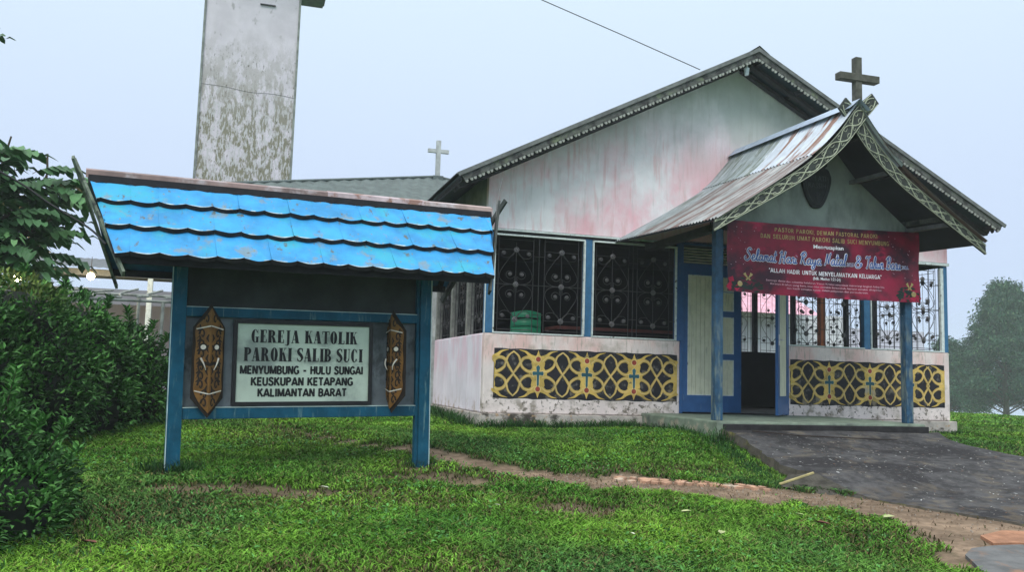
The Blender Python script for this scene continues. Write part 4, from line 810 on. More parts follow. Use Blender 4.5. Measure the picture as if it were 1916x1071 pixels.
for k in range(26):
    t = k / 25; x = .30 + 1.35 * t + rr.uniform(-.03, .03); y = -3.98 - .46 * t + (.055 if k % 2 else -.06) + rr.uniform(-.02, .02); a = rr.uniform(-.5, .2); n = rr.choice((4, 5)); r = rr.uniform(.042, .066)
    poly = [(x + r * rr.uniform(.8, 1.2) * math.cos(a + 2 * PI * i / n), y + r * .95 * rr.uniform(.8, 1.2) * math.sin(a + 2 * PI * i / n)) for i in range(n)]
    b = MB(); h = rr.uniform(.008, .016); b.add([(px, py, gz(px, py) + h) for px, py in poly] + [(px, py, gz(px, py) - .05) for px, py in poly], [tuple(range(n))] + [(i + n, (i + 1) % n + n, (i + 1) % n, i) for i in range(n)]); obj('brick', b, pav_m, pv)
def drive_z(x, y):
    yl = DLc[:, 1][::-1]; a = np.interp(y, yl, DLc[:, 0][::-1]); c = np.interp(y, DRc[:, 1][::-1], DRc[:, 0][::-1]); za = np.interp(y, yl, DLc[:, 2][::-1]); zc = np.interp(y, DRc[:, 1][::-1], DRc[:, 2][::-1])
    f = (x - a) / (c - a); return max(za * (1 - f) + zc * f, gz(x, y) + .008)
# litter of petals and chips on the asphalt
b = MB()
for k in range(2100):
    y = rr.uniform(-7, -2.5); x = rr.uniform(2.0, 7.2)
    if not bool(in_drive(np.array(x), np.array(y), -.05)): continue
    if rr.random() > .25 + .7 * math.exp(-((x + .55 * y - 1.6) / .9) ** 2) + (.4 if y < -5 else 0): continue
    z = drive_z(x, y) + .014; r = rr.choice((.008, .012, .016, .024)) * rr.uniform(.7, 1.3); a = rr.uniform(0, PI)
    c_, s2 = math.cos(a) * r, math.sin(a) * r
    b.add([(x - c_, y - s2, z), (x + s2 * .4, y - c_ * .4, z + .004), (x + c_, y + s2, z + .006), (x - s2 * .4, y + c_ * .4, z + .002)], [(0, 1, 2, 3)], rr.choice((0, 1, 1, 1, 2, 2)))
obj('petals', b, [M('white_petal', (.55, .56, .55), .8), M('grey_chip', (.24, .22, .20), .9), M('brown_chip', (.11, .06, .035), .9)], kind='stuff')
b = MB()
for k in range(2600):
    i = rr.randrange(30, len(PC)); px_, py_, w = PC[i]; x = px_ + rr.gauss(0, .5) * w; y = py_ + rr.gauss(0, .5) * w + rr.uniform(-.15, .15)
    z = gz(x, y) + .0; r = rr.uniform(.004, .012); a = rr.uniform(0, PI)
    b.add([(x + r * math.cos(a + q), y + r * math.sin(a + q) * .8, z - .006) for q in (0, 1.57, 3.14, 4.71)] + [(x, y, z + r * .5)], [(0, 1, 4), (1, 2, 4), (2, 3, 4), (3, 0, 4)], rr.choice((0, 0, 1, 2)))
obj('gravel', b, [M('brown_grit', (.19, .13, .09), .95), M('grey_grit', (.27, .23, .19), .95), M('dark_grit', (.12, .08, .055), .95)], kind='stuff')
for (x0, y0, x1, y1, lab) in ((3.25, -2.62, 4.55, -2.78, 'long thin dark stick lying straight across the asphalt'), (2.75, -2.42, 3.35, -2.66, 'short dark stick lying slanted on the asphalt near the porch')):
    st_ = MB(); st_.tube([(x0 + (x1 - x0) * t, y0 + (y1 - y0) * t, drive_z(x0 + (x1 - x0) * t, y0 + (y1 - y0) * t) + .022) for t in (0, .3, .6, 1)], .010, 6, 0, True, .006); tag(obj('stick', st_, M('dark_stick', (.03, .022, .018), .9)), lab, 'stick')
def fallen(x, y, r, m, lab, name='fallen_leaf', lift=.045):
    b = MB(); a = rr.uniform(0, PI); z = gz(x, y) + lift; c_, s2 = math.cos(a), math.sin(a)
    P = [(-1, 0, 0), (-.4, -.42, .1), (.4, -.38, .14), (1, 0, .05), (.4, .38, .22), (-.4, .42, .16), (0, 0, -.05)]
    b.add([(x + r * (u * c_ - v * s2), y + r * (u * s2 + v * c_), z + r * w) for u, v, w in P], [(0, 1, 6), (1, 2, 6), (2, 3, 6), (3, 4, 6), (4, 5, 6), (5, 0, 6)]); tag(obj(name, b, m), lab, 'leaf')
lm = M('pale_yellow_dead_leaf', (.42, .46, .22), .7); lbm = M('brown_dead_leaf', (.16, .06, .045), .8); lw = M('whitish_dead_leaf', (.5, .52, .4), .7)
fallen(.17, -6.17, .06, lm, 'pale green fallen leaf on the lawn below the brick edging'); fallen(1.84, -5.89, .07, lm, 'pale green fallen leaf at the right edge of the lawn'); fallen(1.10, -6.04, .075, lbm, 'reddish brown curled fallen leaf on the lawn')
fallen(1.12, -5.72, .045, lm, 'small yellowish fallen leaf behind the reddish brown leaf'); fallen(-1.26, -5.28, .035, lw, 'tiny whitish leaf on the lawn right of the sign board'); fallen(.23, -5.52, .05, lm, 'pale fallen leaf on the lawn near the dirt path')
fallen(-4.0, -6.05, .06, lbm, 'brown curled leaf on the grass beside the front bush'); fallen(-.55, -6.22, .03, lw, 'tiny whitish leaf in the middle of the lawn'); fallen(-2.5, -4.43, .06, lw, 'thin straw coloured leaf on the bare patch before the sign'); fallen(2.48, -3.25, .10, lm, 'yellow green leaf on the grass beside the driveway')

# ------------------------------------------------------------ leaves
def leaf_cloud(name, C, D, L_, Wd, cols, m, parent=None, fold=.25, droop=.2, kind=None):
    """C centres, D unit axes; each leaf four vertices, two triangles, folded along the rib"""
    n = len(C); up = rng.normal(size=(n, 3)) * .5 + np.array((0, 0, 1)); S_ = np.cross(D, up); S_ /= np.linalg.norm(S_, axis=1, keepdims=True) + 1e-9; N_ = np.cross(S_, D)
    L_ = L_[:, None]; Wd = Wd[:, None]
    v0 = C; v1 = C + D * L_ * .45 - S_ * Wd / 2 + N_ * Wd * fold; v2 = C + D * L_ * .45 + S_ * Wd / 2 + N_ * Wd * fold; v3 = C + D * L_ - N_ * L_ * droop
    V = np.stack([v0, v1, v2, v3], 1).reshape(-1, 3); i = np.arange(n)[:, None] * 4
    F = np.concatenate([i + np.array([[0, 2, 3]]), i + np.array([[0, 3, 1]])], 0); me = npmesh(name, V, F, np.repeat(cols, 4, 0))
    return link(name, me, m, parent, kind=kind)
leaf_m = M('glossy_hedge_leaf', (0, 0, 0), .5, 3, .2, spec=.16, attr='Col'); leaf_soft = M('tree_leaf', (0, 0, 0), .6, 3, .15, spec=.25, attr='Col'); twig_m = M('dark_twig', (.035, .028, .02), .9)
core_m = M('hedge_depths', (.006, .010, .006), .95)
def bush(name, lumps, n, lsz, label, cat, group=None, sprigs=(), yellow=None):
    L = np.array(lumps, float); cen = L[:, :3].mean(0); root = thing(name, label, cat, (cen[0], cen[1], gz(cen[0], cen[1])), group=group); inv = Matrix.Translation(root.location).inverted()
    w = (L[:, 3] ** 2); ii = rng.choice(len(L), n, p=w / w.sum()); d = rng.normal(size=(n, 3)); d /= np.linalg.norm(d, axis=1, keepdims=True); d[:, 2] = np.where(d[:, 2] < -.5, -d[:, 2] * .5, d[:, 2])
    sc_ = L[ii, 3:4] * np.array([[1, 1, 1]]) * rng.uniform(.80, 1.06, (n, 1)) * (1 + .07 * np.sin(d[:, :1] * 9 + ii[:, None]) * np.cos(d[:, 2:] * 8)); C = L[ii, :3] + d * sc_ * np.c_[np.ones(n), np.ones(n), L[ii, 4]]
    keep = np.ones(n, bool)
    for q in L: keep &= ~(np.linalg.norm((C - q[:3]) / np.array((1, 1, q[4])), axis=1) < q[3] * .72)
    keep &= C[:, 2] > ground(C[:, 0], C[:, 1]) + .02
    C, d = C[keep], d[keep]; n = len(C)
    D = d + rng.normal(size=(n, 3)) * .55 + np.array((0, 0, .35)); D /= np.linalg.norm(D, axis=1, keepdims=True)
    clump = .5 + .5 * np.sin(C[:, 0] * 5.1 + 2 * np.sin(C[:, 2] * 6.3)) * np.sin(C[:, 1] * 4.7 + C[:, 2] * 5.9)
    base = np.array((.030, .088, .024)) * (1 - clump[:, None]) + np.array((.065, .185, .040)) * clump[:, None]
    new = (rng.random(n) < .05 + .14 * clump ** 2); base[new] = np.array((.09, .24, .05))
    if yellow is not None:
        lamp_glow = np.clip(1 - np.linalg.norm((C - np.array(yellow[:3])) / yellow[3], axis=1), 0, 1)[:, None] * .9; base = base * (1 - lamp_glow) + np.array((.20, .22, .045)) * lamp_glow  # glow of the left lamp painted into the leaf colour
    base *= rng.uniform(.5, 1.7, (n, 1))
    def put(o): o.matrix_parent_inverse = inv; return o
    put(leaf_cloud('foliage', C, D, lsz * rng.uniform(.6, 1.25, n), lsz * .42 * rng.uniform(.7, 1.2, n), base, leaf_m, root, kind='stuff'))
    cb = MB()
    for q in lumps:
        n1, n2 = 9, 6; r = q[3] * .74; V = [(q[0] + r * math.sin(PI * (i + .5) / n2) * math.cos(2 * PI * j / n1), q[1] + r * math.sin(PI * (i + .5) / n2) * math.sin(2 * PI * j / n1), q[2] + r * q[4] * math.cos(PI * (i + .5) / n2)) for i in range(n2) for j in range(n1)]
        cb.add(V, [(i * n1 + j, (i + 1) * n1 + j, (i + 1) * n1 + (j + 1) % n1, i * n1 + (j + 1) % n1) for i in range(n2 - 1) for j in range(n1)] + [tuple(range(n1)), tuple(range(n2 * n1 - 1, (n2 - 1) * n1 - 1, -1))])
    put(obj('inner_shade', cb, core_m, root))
    tw = MB(); R_ = random.Random(len(lumps))
    for k in range(40):
        q = R_.choice(lumps); a = R_.uniform(0, 2 * PI); x, y = q[0] + q[3] * .6 * math.cos(a), q[1] + q[3] * .6 * math.sin(a); tw.tube([(x, y, gz(x, y) - .05), (x + R_.uniform(-.1, .1), y + R_.uniform(-.1, .1), gz(x, y) + .3), (q[0] + q[3] * .9 * math.cos(a), q[1] + q[3] * .9 * math.sin(a), q[2] + R_.uniform(-.1, .3))], .008, 4, 0, False, .004)
    put(obj('stem', tw, twig_m, root, kind='stuff'))
    if sprigs:
        SC, SD = [], []; sb = MB()
        for (x, y, z, h, lx, ly) in sprigs:
            sb.tube([(x, y, z), (x + lx * .5, y + ly * .5, z + h * .55), (x + lx, y + ly, z + h)], .005, 4, 0, False, .002)
            for k in range(26):
                t = .3 + .7 * k / 25; a = k * 2.4; SC.append((x + lx * t, y + ly * t, z + h * t)); SD.append((math.cos(a), math.sin(a), .5 + t * .7))
        SC = np.array(SC); SD = np.array(SD); SD /= np.linalg.norm(SD, axis=1, keepdims=True); n = len(SC)
        put(leaf_cloud('new_shoots', SC, SD, lsz * 1.25 * rng.uniform(.8, 1.2, n), lsz * .40 * np.ones(n), np.array((.055, .17, .035)) * rng.uniform(.7, 1.4, (n, 1)), leaf_m, root, kind='stuff')); put(obj('sprig', sb, twig_m, root))
    return root
hl = [(-4.58, .02, .15, .60, 1), (-4.60, .05, .55, .50, .9), (-4.75, .05, .25, .62, 1), (-4.78, -.1, .6, .50, .9), (-5.1, -.7, .35, .75, 1), (-5.2, -.8, .75, .62, .95), (-5.45, -1.5, .35, .85, 1), (-5.55, -1.6, .82, .66, .9), (-5.9, -2.3, .3, .85, 1), (-6.0, -2.2, .85, .62, .9), (-5.3, -1.9, .05, .62, 1), (-4.95, -.9, .0, .6, 1), (-4.62, -.05, .05, .50, 1), (-6.4, -3.0, .3, .9, 1), (-5.75, -2.75, .15, .62, 1), (-5.0, .6, .5, .6, 1), (-5.9, -1.0, .7, .8, 1)]
bush('hedge', hl, 40000, .080, 'big dense dark green hedge behind and left of the sign board', 'hedge', yellow=(-5.65, -1.5, 1.35, .75),
     sprigs=[(-4.55, -.15, .98, .22, -.05, -.05), (-4.4, -.0, .85, .2, .1, 0), (-4.25, .0, .7, .2, .14, -.05), (-4.8, -.6, 1.1, .2, .05, 0), (-5.0, -.5, 1.1, .25, -.05, .02), (-5.5, -1.4, 1.38, .15, 0, 0), (-5.75, -1.8, 1.4, .15, .05, 0), (-4.2, -.1, .35, .2, .12, -.08), (-5.2, -1.1, 1.2, .2, .06, 0), (-6.0, -2.2, 1.38, .18, .02, 0)])
fb = [(-4.85, -5.55, -.30, .50, 1.0), (-4.80, -5.55, -.02, .38, .9), (-4.62, -5.75, -.45, .46, .9), (-5.1, -5.3, -.15, .50, 1), (-4.55, -5.35, -.35, .36, 1), (-5.2, -5.9, -.4, .6, 1.1), (-4.95, -6.3, -.5, .5, 1), (-4.9, -5.0, -.2, .42, 1)]
bush('bush', fb, 20000, .058, 'dark leafy bush at the lower left in front of the hedge', 'bush',
     sprigs=[(-4.62, -5.55, .20, .26, .05, -.03), (-4.75, -5.5, .22, .22, -.05, 0), (-4.35, -5.55, -.05, .18, .10, -.02), (-4.3, -5.6, -.2, .16, .14, -.02), (-4.9, -5.6, .28, .14, -.03, 0), (-4.45, -5.7, .02, .14, .10, -.05), (-4.4, -5.9, -.45, .12, .12, -.05), (-5.0, -5.5, .25, .2, -.02, 0)])

# ------------------------------------------------------------ tree with large feathered leaves (left)
def frond_me(L_, npair, seed):
    R_ = random.Random(seed); b = MB(); rach = [(0, L_ * t, .16 * L_ * math.sin(PI * .55 * t) - .38 * L_ * t * t) for t in [i / 8 for i in range(9)]]
    b.tube(rach, .006, 3, 1, False, .002)
    for k in range(npair + 1):
        t = .18 + .82 * k / npair; y = L_ * t; z = .16 * L_ * math.sin(PI * .55 * t) - .38 * L_ * t * t
        for sx in ((1, -1) if k < npair else (0,)):
            l = L_ * (.42 - .14 * abs(t - .55)) * R_.uniform(.85, 1.15); w = l * .52; dr_ = R_.uniform(.45, .95)
            dx, dy = (sx * .88, .45) if sx else (0, 1); n_ = math.hypot(dx, dy); dx /= n_; dy /= n_; px_, py_ = -dy, dx
            mid = (dx * l * .45, y + dy * l * .45, z - l * .10 * dr_ + .02); m2 = (dx * l * .8, y + dy * l * .8, z - l * .42 * dr_); tip = (dx * l, y + dy * l, z - l * .75 * dr_)
            b.add([(0, y, z), (mid[0] + px_ * w / 2, mid[1] + py_ * w / 2, mid[2] + .01), (mid[0] - px_ * w / 2, mid[1] - py_ * w / 2, mid[2] + .01), (m2[0] + px_ * w * .4, m2[1] + py_ * w * .4, m2[2]), (m2[0] - px_ * w * .4, m2[1] - py_ * w * .4, m2[2]), tip, (mid[0], mid[1], mid[2] - .012), (m2[0], m2[1], m2[2] - .012)],
                  [(0, 2, 6), (0, 6, 1), (2, 4, 7, 6), (6, 7, 3, 1), (4, 5, 7), (7, 5, 3)])
    return b.mesh('leaf')
lt_m = [M('feathered_leaf_dark', (.045, .12, .045), .5, 2.5, .3), M('feathered_leaf_green', (.08, .20, .07), .5, 2.5, .3), M('feathered_leaf_pale', (.10, .22, .08), .5, 2.5, .3)]
tr_ = thing('tree', 'tree with big drooping feathered leaves at the left edge above the hedge', 'tree', (-6.9, 1.9, gz(-6.9, 1.9)))
inv = Matrix.Translation(tr_.location).inverted(); bark = M('grey_brown_bark', (.10, .08, .06), .9, 8, .3, .6, 30)
tk = MB(); tk.tube([(-6.9, 1.9, -.4), (-6.85, 1.85, 1.2), (-6.75, 1.8, 2.3), (-6.7, 1.7, 3.2)], .12, 8, 0, True, .06); o = obj('trunk', tk, bark, tr_); o.matrix_parent_inverse = inv
br_ = [((-6.8, 1.82, 1.7), (-6.3, 1.6, 2.2), (-5.75, 1.4, 2.55)), ((-6.78, 1.8, 2.0), (-6.4, 1.6, 2.6), (-6.0, 1.5, 3.0), (-5.98, 1.5, 3.42)), ((-6.75, 1.8, 2.4), (-6.6, 1.6, 3.0), (-6.45, 1.5, 3.62)), ((-6.8, 1.8, 1.5), (-6.3, 1.5, 1.7), (-5.9, 1.3, 2.0)), ((-6.7, 1.75, 2.2), (-6.9, 1.4, 2.6), (-7.2, 1.2, 2.9)), ((-6.7, 1.7, 3.2), (-6.9, 1.5, 4.2), (-7.0, 1.5, 5.0))]
for p in br_: b = MB(); b.tube(cat_(p, 4), .035, 6, 0, True, .012); o = obj('branch', b, bark, tr_); o.matrix_parent_inverse = inv
LM = []
for k in range(6): me = frond_me((.66, .76, .58)[k % 3], (5, 6, 4)[k % 3], k); me.materials.append(lt_m[(0, 1, 2, 0, 1, 0)[k]]); me.materials.append(twig_m); LM.append(me)
R_ = random.Random(21); cnt = 0
spots = []
for k in range(165):
    a = R_.uniform(0, 2 * PI); x = R_.uniform(-7.3, -5.95); z = R_.uniform(1.75, 3.1) - .25 * max(0, x + 6.4) ; y = 1.6 + R_.uniform(-.8, .9); spots.append((x, y, z, a, R_.uniform(.65, 1.05)))
spots += [(-5.9, 1.4, 2.95, -.9, 1.0), (-5.95, 1.4, 2.9, -2.0, .9), (-6.0, 1.4, 2.8, -1.5, 1), (-5.95, 1.4, 2.5, -1.3, .9), (-5.9, 1.4, 2.25, -1.7, .9), (-5.9, 1.4, 2.0, -1.2, .8), (-6.1, 1.3, 2.9, .3, .9), (-6.9, 1.4, 3.4, -1.2, 1), (-6.75, 1.4, 3.3, -1.6, .9), (-6.9, 1.4, 3.6, -.5, .9), (-7.0, 1.5, 3.5, -2.4, .9), (-7.05, 1.5, 4.95, -1.3, .7), (-7.1, 1.5, 5.0, -2.4, .7)]
for x, y, z, a, s_ in spots:
    if z > 3.75 - .5 * (x + 7.2) and z < 4.5: continue
    o = bpy.data.objects.new('leaf', LM[R_.randrange(6)]); S.collection.objects.link(o); o.parent = tr_
    o.matrix_local = inv @ T(x, y, z) @ Matrix.Rotation(a, 4, 'Z') @ Matrix.Rotation(R_.uniform(-.1, .45), 4, 'X') @ Matrix.Scale(s_, 4)

# ------------------------------------------------------------ misty broadleaf trees beyond the church (right)
def far_tree(x, y, h, r, n, label, seed):
    z0 = gz(x, y); root = thing('broadleaf_tree', label, 'tree', (x, y, z0), group='misty trees beyond the church'); R_ = np.random.default_rng(seed)
    tk = MB(); tk.tube([(0, 0, -.6), (.06, 0, 1.2), (0, .05, h * .5), (0, 0, h * .9)], .36, 8, 0, True, .06)
    obj('trunk', tk, bark, root)
    lb = MB(); RR = random.Random(seed); tips = []
    for k in range(62):
        t = .03 + .92 * (k / 62) ** 1.15; a = k * 2.4 + RR.uniform(-.3, .3); rr_ = r * min(1.0, .84 + 1.6 * t) * (1.05 - t) ** 1.15 * 1.28 * RR.uniform(.8, 1.04); z = h * t
        tip = (rr_ * math.cos(a), rr_ * math.sin(a), z + .25 * rr_ - .6); lb.tube([(0, 0, z), (tip[0] * .5, tip[1] * .5, z + .28 * rr_), tip], .08, 4, 0, False, .02); tips.append(((0, 0, z), tip))
    obj('limb', lb, bark, root)
    C = []; D = []
    per = n // 62
    for p, q in tips:
        p, q = np.array(p), np.array(q)
        for j in range(14):
            f = R_.uniform(.35, 1.03); c = p + (q - p) * f + np.array((0, 0, .28 * np.linalg.norm(q[:2]) * (1 - abs(2 * f - 1)))) + R_.normal(size=3) * np.array((.16, .16, .12)) * r / 1.8
            m_ = max(3, per // 14); cc = c + R_.normal(size=(m_, 3)) * .10 * r / 1.8; dd_ = R_.normal(size=(m_, 3)) * .7 + (q - p) * .35 + np.array((0, 0, -.55)); C.append(cc); D.append(dd_)
    C = np.concatenate(C); D = np.concatenate(D); D /= np.linalg.norm(D, axis=1, keepdims=True); m_ = C[:, 2] > .25 + .3 * np.sin(C[:, 0] * 1.7); C, D = C[m_], D[m_]; n = len(C)
    col = np.array((.022, .080, .042)) * R_.uniform(.6, 1.5, (n, 1)); col[R_.random(n) < .08] = np.array((.12, .2, .10))
    leaf_cloud('crown', C, D, 0.36 * R_.uniform(.7, 1.2, n), .12 * R_.uniform(.8, 1.2, n), col, leaf_soft, root, kind='stuff')
far_tree(65.8, 55.2, 13.6, 5.3, 56000, 'taller misty dark green tree with a pointed crown right of the church', 1)
far_tree(60.6, 56.8, 8.0, 3.0, 20000, 'small low tree squeezed between the church corner and the taller tree', 2)
far_tree(72.2, 57.6, 12.2, 4.6, 30000, 'round misty tree cut off by the right edge of the frame', 3)

# ------------------------------------------------------------ bell tower
tw_ = thing('bell_tower', 'tall square bell tower of peeling lilac-grey plaster behind the sign board', 'tower', (-3.5, 13.2, 0))
tm = M('peeling_tower_plaster', (.60, .56, .61), .9, 2, .08, .5, 20, layers=[
    ((.20, .19, .125), 3.4, (1.3, 1.3, .55), .43, .53, (4.0, 4.6, 6.4, 10.0), .95), ((.50, .49, .50), 8, (2.4, 2.4, .6), .50, .56, (4.0, 5.0, 6.6, 9.8)), ((.09, .085, .06), 11, (2.4, 2.4, .8), .60, .65, (4.0, 5.0, 8.6, 9.4), .8), ((.18, .18, .15), 5, (1, 1, .5), .60, .68, (4, 5, 20, 21), .5)])
def tbx(name, x0, x1, y0, y1, z0, z1, m, bev=.02): b = MB(); b.box(x0, x1, y0, y1, z0, z1); o = obj(name, b, m, tw_, bevel=bev); o.matrix_parent_inverse = T(3.5, -13.2, 0); return o
tbx('shaft', -4.72, -2.30, 12.0, 14.4, -.3, 11.78, tm, 0)
jb = MB(); jb.tube(cat_([(-4.7, 11.995, 7.95), (-4.1, 11.995, 7.93), (-3.5, 11.995, 7.86), (-2.9, 11.995, 7.88), (-2.32, 11.995, 7.83)], 6), .004, 4); o = obj('crack', jb, M('plaster_crack', (.16, .15, .14), .9), tw_); o.matrix_parent_inverse = T(3.5, -13.2, 0)
trm = M('tower_corner_moulding', (.22, .24, .22), .9, 5, .3)
for x in (-4.76, -2.34): tbx('corner_moulding', x, x + .055, 11.96, 12.02, -.3, 11.75, trm, .005)
tbx('tower_roof', -4.35, -1.52, 11.2, 15.2, 11.78, 11.86, M('tower_roof_slate', (.05, .06, .07), .7), .0)
tbx('roof_slab', -4.35, -1.47, 11.15, 15.25, 11.861, 12.05, _m['tower_roof_slate'])
tbx('roof_bracket', -2.28, -1.6, 14.1, 14.25, 11.62, 11.775, _m['tower_roof_slate'], 0); tbx('small_lintel', -3.35, -2.95, 11.95, 12.0, 10.30, 10.33, M('dark_lintel', (.03, .03, .035), .8), 0)

# ------------------------------------------------------------ chapel roof with cross behind the church
ch = thing('chapel', 'dark hipped metal roof of a building behind the church topped by a small pale cross', 'building', (1.27, 10, -.17))
b = MB(); b.box(-5.4, 4.4, -2.6, 3.0, -.2, 4.1); obj('wall', b, M('chapel_wall', (.4, .42, .42), .9), ch)
def roof_face(P0, P1, apex, nm, m):
    b = MB(); P0, P1, A = Vector(P0), Vector(P1), Vector(apex); n = 90; V = []
    nr = (P1 - P0).cross(A - P0).normalized()
    for i in range(n + 1):
        p = P0.lerp(P1, i / n); q = A if False else A; off = nr * (.03 * math.sin(i * PI))
        V += [p + nr * (.025 * (i % 2)), A]
    V = []; 
    for i in range(n + 1):
        f = i / n; p = P0.lerp(P1, f); top = P0.lerp(A, min(1, f * 2)) if f <= .5 else P1.lerp(A, (1 - f) * 2)
        V += [p + nr * (.03 * (i % 2)), top + nr * (.03 * (i % 2))]
    b.add(V, [(2 * i, 2 * i + 2, 2 * i + 3, 2 * i + 1) for i in range(n)]); obj(nm, b, m, ch)
crm = M('chapel_roof_metal', (.10, .125, .12), .7, 4, .25); AP = (0, 0, 5.72)
roof_face((-6.2, -3.2, 4.3), (5.0, -3.2, 4.15), AP, 'roof_sheet', crm); roof_face((-6.2, 3.6, 4.3), (-6.2, -3.2, 4.3), AP, 'roof_sheet', crm); roof_face((5.0, -3.2, 4.15), (5.0, 3.6, 4.15), AP, 'roof_sheet', crm)
b = MB(); b.tube([(-6.2, -3.2, 4.32), (0, 0, 5.76)], .035, 5); b.tube([(5.0, -3.2, 4.17), (0, 0, 5.76)], .035, 5); obj('hip_cap', b, crm, ch)
b = MB(); b.box(-.13, .13, -.13, .13, 5.66, 5.76); b.box(-.20, .20, -.20, .20, 5.56, 5.66); obj('cross_base', b, crm, ch)
b = MB(); b.box(-.055, .055, -.055, .055, 5.76, 6.70); cro = obj('cross', b, M('pale_cross_paint', (.42, .44, .43), .7), ch); b = MB(); b.box(-.27, .27, -.05, .05, 6.38, 6.47); obj('crossbar', b, _m['pale_cross_paint'], cro)

# ------------------------------------------------------------ building with terrace at the left, lamps, pergola
hb = thing('parish_house', 'low white house with a dark corrugated awning at the left behind the hedge', 'house', (-7, 8, 0))
def lbx(root, off, name, x0, x1, y0, y1, z0, z1, m): b = MB(); b.box(x0, x1, y0, y1, z0, z1); o = obj(name, b, m, root); o.matrix_parent_inverse = T(*off); return o
lbx(hb, (7, -8, 0), 'wall', -12, -3.4, 8, 8.2, -.3, 1.78, M('lilac_white_wall', (.50, .46, .54), .9, 2, .1)); lbx(hb, (7, -8, 0), 'back_wall', -12, -3.4, 10.5, 10.7, -.3, 2.3, M('shaded_white_wall', (.3, .3, .33), .9, 2, .1))
b = corr_slope([(0, 0)], 0, 1) if False else MB(); n = 120; V = []
for i in range(n + 1):
    x = -12 + 8.6 * i / n; w = .012 * (i % 2); V += [(x, 5.6, 2.28 + w), (x, 8.4, 2.75 + w)]
b.add(V, [(2 * i, 2 * i + 2, 2 * i + 3, 2 * i + 1) for i in range(n)]); o = obj('awning_roof', b, M('awning_metal', (.12, .13, .14), .6, 4, .2), hb); o.matrix_parent_inverse = T(7, -8, 0)
lbx(hb, (7, -8, 0), 'awning_beam', -12, -3.5, 5.66, 5.72, 2.14, 2.26, M('awning_beam_paint', (.10, .11, .11), .7)); lbx(hb, (7, -8, 0), 'awning_beam', -12, -3.5, 6.8, 6.86, 2.2, 2.34, _m['awning_beam_paint'])
for x in (-8.8, -5.0): lbx(hb, (7, -8, 0), 'awning_post', x, x + .09, 5.65, 5.74, -.3, 2.14, trim)
pg = thing('pergola', 'pergola of thin crooked poles between the hedge and the white house', 'pergola', (-5.5, 3.5, 0)); po_m = M('bleached_pole', (.26, .28, .26), .8, 9, .3)
def pgt(name, pts, r): b = MB(); b.tube(pts, r, 6); o = obj(name, b, po_m, pg); o.matrix_parent_inverse = T(5.5, -3.5, 0)
for y, z in ((2.6, 1.50), (4.4, 1.72)): pgt('rail', [(-8.2, y, z + .01), (-6, y, z), (-3.85, y, z + .01)], .024)
R2 = random.Random(4)
for k in range(11):
    x = -8.0 + k * .40; pgt('crooked_pole', cat_([(x, 2.4, 1.55), (x + .10, 3.0, 1.56 + R2.uniform(0, .06)), (x + .02, 3.6, 1.68), (x + .16, 4.6, 1.80 + R2.uniform(0, .05))], 4), .019)
for x, y, h in ((-5.35, 2.6, 1.5), (-4.45, 2.6, 1.5), (-5.0, 4.4, 1.72), (-4.2, 4.4, 1.72), (-7.9, 2.6, 1.5)): pgt('pole', [(x, y, -.3), (x + .01, y, h)], .026)
lamp_m = M('lit_bulb', (1, .8, .5), .3, emit=((1, .70, .34), 90))
for (x, y, z, lab) in ((-7.0, 4.9, 1.95, 'lit warm bulb above the hedge, the left one of two'), (-5.90, 5.2, 2.08, 'lit warm bulb hanging under the dark awning beside the sign roof')):
    lp = thing('lamp', lab, 'lamp', (x, y, z)); b = MB()
    n1, n2, r = 10, 6, .065; V = [(r * math.sin(PI * (i + .5) / n2) * math.cos(2 * PI * j / n1), r * math.sin(PI * (i + .5) / n2) * math.sin(2 * PI * j / n1), r * math.cos(PI * (i + .5) / n2)) for i in range(n2) for j in range(n1)]
    b.add(V, [(i * n1 + j, (i + 1) * n1 + j, (i + 1) * n1 + (j + 1) % n1, i * n1 + (j + 1) % n1) for i in range(n2 - 1) for j in range(n1)] + [tuple(range(n1)), tuple(range(n2 * n1 - 1, (n2 - 1) * n1 - 1, -1))], 0, True); obj('bulb', b, lamp_m, lp)
    b = MB(); b.tube([(0, 0, .045), (0, 0, .10)], .022, 8); b.tube([(0, 0, .1), (0, .0, .35)], .005, 4); obj('socket', b, twig_m, lp)
    ld = bpy.data.lights.new('lamp_light', 'POINT'); ld.energy = 40 if x < -6.5 else 14; ld.color = (1, .72, .4); ld.shadow_soft_size = .06; lo_ = bpy.data.objects.new('lamp_light', ld); S.collection.objects.link(lo_); lo_.parent = lp; lo_.location = (0, -.09, -.02)

# ------------------------------------------------------------ building behind the hall seen through the grilles, gate post at its left
nb_ = thing('annex', 'white building with a pink corrugated roof seen through the church window grilles', 'building', (12, 10, 0))
def nbx(name, x0, x1, y0, y1, z0, z1, m): return lbx(nb_, (-12, -10, 0), name, x0, x1, y0, y1, z0, z1, m)
wm = M('annex_white_board', (.66, .66, .70), .8, 3, .08)
for k in range(26): nbx('plank', 8.0 + k * .20, 8.0 + k * .20 + .19, 9.6 + .01 * (k % 2), 9.7, -.2, 2.52, wm)
n = 150; V = []
for i in range(n + 1): V += [(7.6 + 4.2 * i / n, 8.7, 2.42 + .02 * (i % 2)), (7.6 + 4.2 * i / n, 11, 3.5 + .02 * (i % 2))]
b = MB(); b.add(V, [(2 * i, 2 * i + 2, 2 * i + 3, 2 * i + 1) for i in range(n)]); o = obj('roof_sheet', b, M('pink_roof_sheet', (.66, .38, .46), .6, 5, .2), nb_); o.matrix_parent_inverse = T(-12, -10, 0)
nbx('wall', 13.25, 16.0, 9.6, 9.75, -.3, 2.2, M('annex_lilac_wall', (.58, .56, .66), .9, 2, .1)); nbx('low_wall', 14.4, 15.7, 8.8, 8.95, -.3, 1.35, M('annex_low_wall', (.40, .44, .34), .9, 4, .2))
